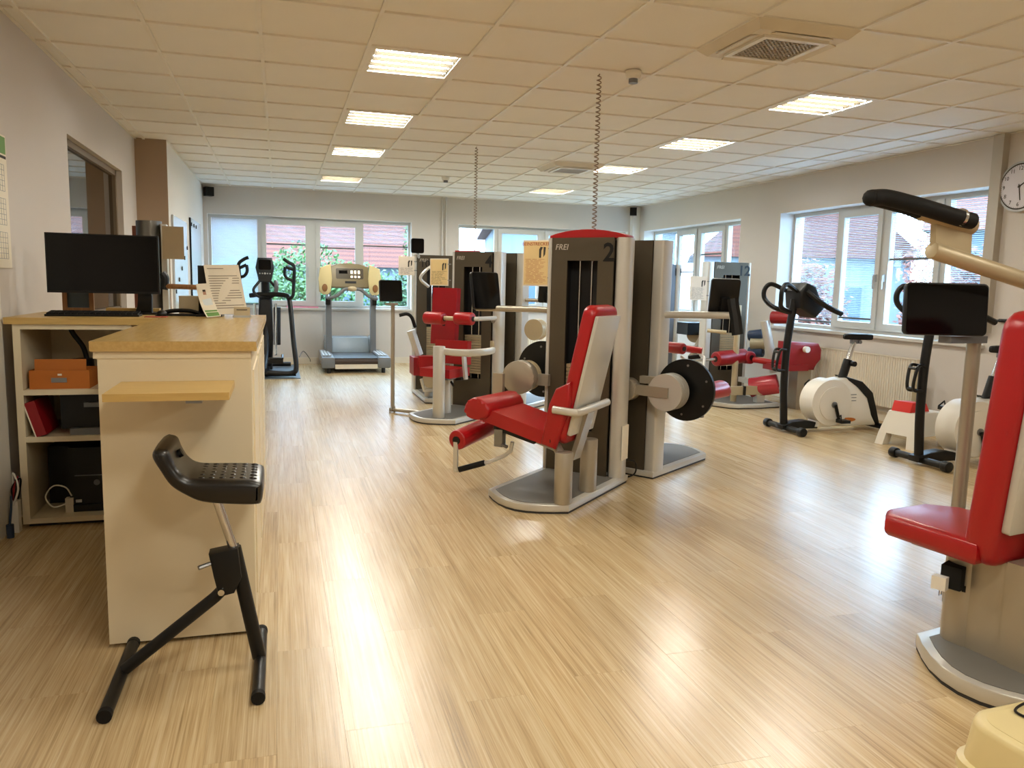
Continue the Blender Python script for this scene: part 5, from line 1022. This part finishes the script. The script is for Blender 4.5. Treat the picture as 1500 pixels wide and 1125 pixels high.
for k, m in enumerate((BLACK, DRED, BLACK, WHITE)): B().tube(curve([(0.0, 0.0 - 0.01 * k, 0.15), (0.01 * k - 0.005, -0.02, 0.24), (0.03 - 0.012 * k, 0.01, 0.28 + 0.01 * k), (-0.01, 0.04, 0.1)]), 0.005, 6).build('cable', m, t)
t = thing('blue_plug', 'dark blue cable plug on the floor by the door', 'plug', (-1.36, 4.53, 0)); B().cyl((0, 0, 0.0), (0, 0, 0.07), 0.018, 10).build('body', NAVY, t); B().tube(curve([(0, 0, 0.07), (0.0, 0.03, 0.14), (-0.01, 0.08, 0.2)]), 0.006, 6).build('cord', NAVY, t)

# on the desk
t = thing('computer_monitor', 'black flat computer monitor facing the camera on the desk', 'monitor', (-0.90, 5.16, TOP)); O = Vector(t.location)
p, q = at(65, 340, 5.10), at(234, 431, 5.10); cx_, w_, h_ = (p.x + q.x) / 2, q.x - p.x, p.z - q.z; Rm = rzm(1.5)
b = B(); b.box(Vector((cx_, 5.115, (p.z + q.z) / 2)) - O, (w_, 0.03, h_), Rm, 0.004); pn = b.build('panel', BLACK, t)
b = B(); b.box(Vector((cx_, 5.099, (p.z + q.z) / 2 + 0.003)) - O, (w_ - 0.016, 0.003, h_ - 0.02), Rm); b.build('screen', SCREEN, pn, smooth=0)
e = at(208, 462, 5.12) - O; b = B(); b.extr([(-0.045, 0.0), (0.05, 0.0), (0.05, 0.1), (0.035, 0.2), (-0.02, 0.2), (-0.02, 0.06)], Vector((e.x, 0.0, 0.01)), (1, 0, 0), (0, 0, 1), (0, 0.05, 0), 0.008); b.build('stand_neck', BLACK, t)
B().bx(e.x - 0.10, e.x + 0.10, -0.03, 0.16, 0.0, 0.012, 0.004).build('stand_foot', BLACK, t)
t = thing('keyboard', 'black computer keyboard lying before the monitor', 'keyboard', (-1.0, 4.93, TOP), 2)
B().bx(-0.235, 0.235, -0.075, 0.075, 0.0, 0.012, 0.004).build('case', BLACK, t)
ym = None
for r_ in range(5):
    for k in range(15):
        if ym is None: o = B().bx(-0.0135, 0.0135, -0.011, 0.011, 0, 0.008, 0.002, 1).build('key', SOFTBLACK, t); ym = o.data
        else: o = bpy.data.objects.new('key', ym); col.objects.link(o); o.parent = t
        o.location = (-0.214 + 0.0306 * k, -0.056 + 0.0275 * r_, 0.012 + 0.002 * r_)
t = thing('computer_mouse', 'black computer mouse right of the keyboard', 'mouse', (-0.66, 4.99, TOP)); B().ball((0, 0, 0.012), 0.03, (1.0, 1.7, 0.75), 16).build('shell', BLACK, t); B().cyl((0, 0.02, 0.033), (0, 0.03, 0.033), 0.006, 8).build('wheel', GREY, t); B().bx(-0.03, 0.03, -0.045, 0.045, 0.0, 0.006, 0.003).build('sole', BLACK, t)
tag(B().bx(-0.73, -0.615, 4.82, 4.90, TOP, TOP + 0.004, 0.001).build('mouse_mat', REDINK), 'reddish mat under the desk edge beside the mouse', 'mat')
t = thing('desk_phone', 'flat black telephone receiver right of the mouse', 'phone', (-0.56, 5.05, TOP)); B().tube(curve([(-0.09, 0, 0.02), (-0.04, 0, 0.03), (0.04, 0, 0.03), (0.10, 0, 0.015)]), 0.018, 10, flat=0.7).build('receiver', BLACK, t); B().bx(-0.09, 0.09, -0.04, 0.04, 0, 0.012, 0.004).build('cradle', BLACK, t)
# notice, leaflet and card holder
t = thing('notice_sheet', 'white notice with lines of print leaning on a black stand', 'notice', (-0.325, 5.05, TOP)); O = Vector(t.location)
A = [at(298, 388, 5.10) - O, at(349, 388, 5.08) - O, at(363, 459, 4.98) - O, at(310, 461, 4.98) - O]
b = B(); nrm = (A[1] - A[0]).cross(A[3] - A[0]).normalized(); nrm = nrm if nrm.y < 0 else -nrm
zz = min(p.z for p in A[2:]); A = [p - Vector((0, 0, max(0, 0))) for p in A]
b.raw([p for p in A] + [p - nrm * 0.002 for p in A], [(0, 1, 2, 3), (7, 6, 5, 4), (0, 4, 5, 1), (1, 5, 6, 2), (2, 6, 7, 3), (3, 7, 4, 0)]); b.build('sheet', PAPER, t, smooth=0)
q = B(); R = random.Random(4)
for k in range(17):
    if k in (1, 2): continue
    v_ = 0.07 + 0.05 * k; l0 = A[0] + (A[3] - A[0]) * v_; l1 = A[1] + (A[2] - A[1]) * v_; s1 = 0.55 if k == 0 else R.choice((0.93, 0.9, 0.95, 0.6, 0.45, 0.92)); dv = (A[3] - A[0]).normalized() * 0.0045
    a_, c_ = l0 + (l1 - l0) * 0.08 + nrm * 0.001, l0 + (l1 - l0) * s1 + nrm * 0.001; q.raw([a_, c_, c_ + dv, a_ + dv], [(0, 1, 2, 3)])
q.build('print_lines', mat('grey_print', '#8b7f70', 0.8), t, smooth=0)
b = B(); p = at(296, 389, 5.16) - O; b.bx(p.x - 0.025, p.x + 0.12, 0.10, 0.115, 0.0, p.z, 0.004); b.bx(p.x - 0.025, p.x + 0.12, -0.08, 0.115, 0.0, 0.012, 0.003); b.build('easel_stand', BLACK, t)
t = thing('leaflet', 'curled leaflet with a person in white and green print, before the notice', 'leaflet', (-0.42, 4.86, TOP)); O = Vector(t.location)
LP = [(at(287, 416, 4.93) - O, at(305, 415, 4.93) - O), (at(290, 435, 4.90) - O, at(311, 433, 4.90) - O), (at(296, 452, 4.86) - O, at(317, 451, 4.86) - O), (at(303, 465, 4.80) - O, at(324, 463, 4.82) - O)]
def strip(b, u0, u1, v0, v1, off):
    def pt(u, v):
        k = min(int(v * 3), 2); f_ = v * 3 - k; l = LP[k][0].lerp(LP[k + 1][0], f_); r = LP[k][1].lerp(LP[k + 1][1], f_); return l.lerp(r, u) + Vector((0, -off, 0))
    n = 4
    for i in range(n):
        va, vb = v0 + (v1 - v0) * i / n, v0 + (v1 - v0) * (i + 1) / n; b.raw([pt(u0, va), pt(u1, va), pt(u1, vb), pt(u0, vb)], [(0, 1, 2, 3)])
b = B(); strip(b, 0, 1, 0, 1, 0); strip(b, 0, 1, 0, 1, -0.0012); b.build('sheet', PAPER, t)
b = B(); strip(b, 0.40, 0.62, 0.20, 0.38, 0.001); b.build('printed_face', SKIN, t); b = B(); strip(b, 0.40, 0.62, 0.16, 0.21, 0.0012); b.build('printed_hair', INK, t); b = B(); strip(b, 0.22, 0.85, 0.40, 0.70, 0.001); b.build('printed_coat', BOARD, t); b = B(); strip(b, 0.1, 0.95, 0.74, 0.80, 0.001); strip(b, 0.1, 0.95, 0.83, 0.97, 0.001); b.build('printed_green_band', GREENINK, t)
t = thing('card_holder', 'small clear holder with beige business cards beside the notice', 'card holder', (-0.215, 4.915, TOP)); B().bx(-0.05, 0.05, -0.02, 0.03, 0.0, 0.012, 0.002).build('tray', LGREY, t); b = B(); b.box((0, 0.0, 0.035), (0.09, 0.012, 0.05), rx(-15)); b.build('card_stack', mat('beige_card', '#b9a98a', 0.7), t, smooth=0); b = B(); b.box((0, -0.008, 0.045), (0.06, 0.001, 0.004), rx(-15)); b.build('card_print', INK, t, smooth=0)
tag(B().bx(-0.585, -0.445, 5.15, 5.24, TOP, TOP + 0.115, 0.003).build('beige_box', mat('beige_cover', '#a39477', 0.6)), 'plain beige box at the back of the counter behind the leaflet', 'box')
t = thing('picture_frame', 'brown wooden frame standing on the desk behind the monitor', 'picture frame', (-1.17, 5.33, TOP)); b = B()
for q in ((-0.085, -0.06, 0, 0.25), (0.06, 0.085, 0, 0.25), (-0.06, 0.06, 0.0, 0.03), (-0.06, 0.06, 0.22, 0.25)): b.bx(q[0], q[1], 0, 0.02, q[2], q[3])
b.build('frame', BROWNWOOD, t, smooth=0); B().bx(-0.06, 0.06, 0.012, 0.018, 0.03, 0.22).build('picture', SLATE, t, smooth=0)
tag(B().bx(-1.02, -0.72, 5.335, 5.41, TOP, TOP + 0.03, 0.003).build('wooden_tray', MAPLEX), 'flat wooden tray on the desk behind the keyboard', 'tray')

# ------------------------------------------------------------------ sit-stand stool
t = thing('standing_stool', 'black sit-stand stool with chrome post in front of the counter', 'stool', (-0.30, 2.8, 0)); O = Vector(t.location)
for x_, ya, yb, lab in ((-0.535, 2.53, 3.03, 0), (-0.085, 2.53, 3.03, 0)):
    b = B(O); b.cyl((x_, ya, 0.022), (x_, yb, 0.022), 0.021, 14); b.build('foot_tube', BLACK, t)
    for yy in (ya, yb): B(O).cyl((x_, yy - 0.012, 0.022), (x_, yy + 0.012, 0.022), 0.0225, 14).build('foot_plug', SOFTBLACK, t)
B(O).tube([(-0.525, 2.8, 0.035), (-0.23, 2.8, 0.265), (-0.20, 2.8, 0.295)], 0.021, 12).build('front_leg', BLACK, t)
B(O).tube([(-0.088, 2.8, 0.03), (-0.165, 2.8, 0.44)], 0.024, 12).build('rear_leg', BLACK, t)
b = B(O); b.extr([(-0.245, 0.43), (-0.15, 0.445), (-0.14, 0.34), (-0.165, 0.285), (-0.215, 0.275), (-0.23, 0.35)], (0, 2.765, 0), (1, 0, 0), (0, 0, 1), (0, 0.07, 0), 0.006); b.build('bracket', BLACK, t); B(O).cyl((-0.207, 2.755, 0.295), (-0.207, 2.845, 0.295), 0.011, 10).build('pivot_bolt', CHROME, t); b = B(O); b.tube([(-0.24, 2.76, 0.40), (-0.275, 2.74, 0.395)], 0.008, 8); b.build('release_lever', STEEL, t)
B(O).cyl((-0.165, 2.8, 0.43), (-0.225, 2.8, 0.64), 0.0155, 16).build('post', CHROME, t)
prof_top = [(-0.378, 0.822), (-0.35, 0.812), (-0.335, 0.775), (-0.315, 0.74), (-0.28, 0.718), (-0.20, 0.712), (-0.12, 0.708), (-0.075, 0.70), (-0.062, 0.685)]
prof_bot = [(-0.066, 0.635), (-0.085, 0.622), (-0.17, 0.628), (-0.25, 0.64), (-0.30, 0.665), (-0.345, 0.70), (-0.375, 0.75), (-0.395, 0.79), (-0.394, 0.812)]
_pf = [(p_.x, p_.z) for p_ in curve([(x_, 0, z_) for x_, z_ in prof_top + prof_bot + prof_top[:1]], 4)[:-1]]
def inset(P, d):
    n = len(P); o = []
    for k in range(n):
        ax_, az_ = P[(k + 2) % n][0] - P[k - 2][0], P[(k + 2) % n][1] - P[k - 2][1]; l_ = math.hypot(ax_, az_); o.append((P[k][0] + az_ / l_ * d, P[k][1] - ax_ / l_ * d))
    return o
_n = len(_pf); b = B(O); _v = []; _sec = [(2.655, 0.020), (2.657, 0.013), (2.663, 0.006), (2.673, 0.0015), (2.69, 0.0), (2.80, -0.002), (2.91, 0.0), (2.927, 0.0015), (2.937, 0.006), (2.943, 0.013), (2.945, 0.020)]
for y_, d_ in _sec: _v += [(x_, y_, z_) for x_, z_ in inset(_pf, d_)]
_f = [tuple(range(_n)), tuple(range((len(_sec) - 1) * _n, len(_sec) * _n))] + [(k * _n + i, k * _n + (i + 1) % _n, (k + 1) * _n + (i + 1) % _n, (k + 1) * _n + i) for k in range(len(_sec) - 1) for i in range(_n)]
b.raw(_v, _f); b.build('saddle', mat('black_pu_seat', '#14110e', 0.28, var=0.05), t, 70)
b = B(O)
for k in range(6):
    for j in range(6): b.ball((-0.255 + 0.032 * k, 2.70 + 0.04 * j, 0.711 - 0.0014 * k), 0.013, (1.0, 0.7, 0.55), 8)
b.build('grip_nubs', MATS['black_pu_seat'], t); B(O).cyl((-0.345, 2.80, 0.77), (-0.322, 2.80, 0.782), 0.014, 12).build('screw_cap', BLACK, t)

# ------------------------------------------------------------------ wall decoration, left
t = thing('wall_calendar', 'paper wall calendar with month grids at the left edge', 'calendar', (LW, 4.87, 1.74)); B().bx(0.0, 0.006, -0.16, 0.15, -0.35, 0.36).build('backing', PAPER, t, smooth=0)
for k in range(3):
    z_ = 0.20 - 0.18 * k; b = B()
    for i in range(7): b.bx(0.006, 0.0068, -0.13 + 0.038 * i, -0.128 + 0.038 * i, z_ - 0.14, z_)
    for i in range(6): b.bx(0.006, 0.0068, -0.13, 0.10, z_ - 0.14 + 0.028 * i, z_ - 0.138 + 0.028 * i)
    b.build('month_grid', mat('calendar_print', '#8c8f94', 0.8) if 'calendar_print' not in MATS else MATS['calendar_print'], t, smooth=0)
B().bx(0.006, 0.0068, -0.15, 0.14, 0.26, 0.35).build('header_photo', GREENINK, t, smooth=0); B().bx(0.006, 0.0068, -0.15, 0.14, 0.235, 0.25).build('header_bar', INK, t, smooth=0)
for y_a, y_b, z_a, z_b, lab, rail in ((9.40, 10.75, 1.0, 2.03, 'pale glossy board on the left rear wall with small marks', False), (11.2, 12.6, 1.05, 2.13, 'pale glass board with dark edge on the left rear wall near the window', True)):
    t = thing('glass_board', lab, 'board', (LW2 + 0.004, (y_a + y_b) / 2, z_a), 0, 'boards on the left rear wall'); L_ = (y_b - y_a) / 2; h_ = z_b - z_a
    B().bx(0.004, 0.014, -L_, L_, 0, h_).build('panel', BOARD, t, smooth=0); B().bx(0.0, 0.02, -L_ - 0.012, -L_, 0, h_).build('edge_strip', BLACK if rail else LGREY, t, smooth=0)
    for k in range(5 if not rail else 3): B().cyl((0.014, -L_ + 0.1 + 0.3 * k, h_ - 0.08 if rail else 0.2 + 0.13 * k), (0.024, -L_ + 0.1 + 0.3 * k, h_ - 0.08 if rail else 0.2 + 0.13 * k), 0.025, 10).build('magnet', BLACK, t)
    if rail: b = B(); b.bx(0.014, 0.017, -L_, L_, 0.44, 0.452); b.build('divider_line', GREY, t, smooth=0)
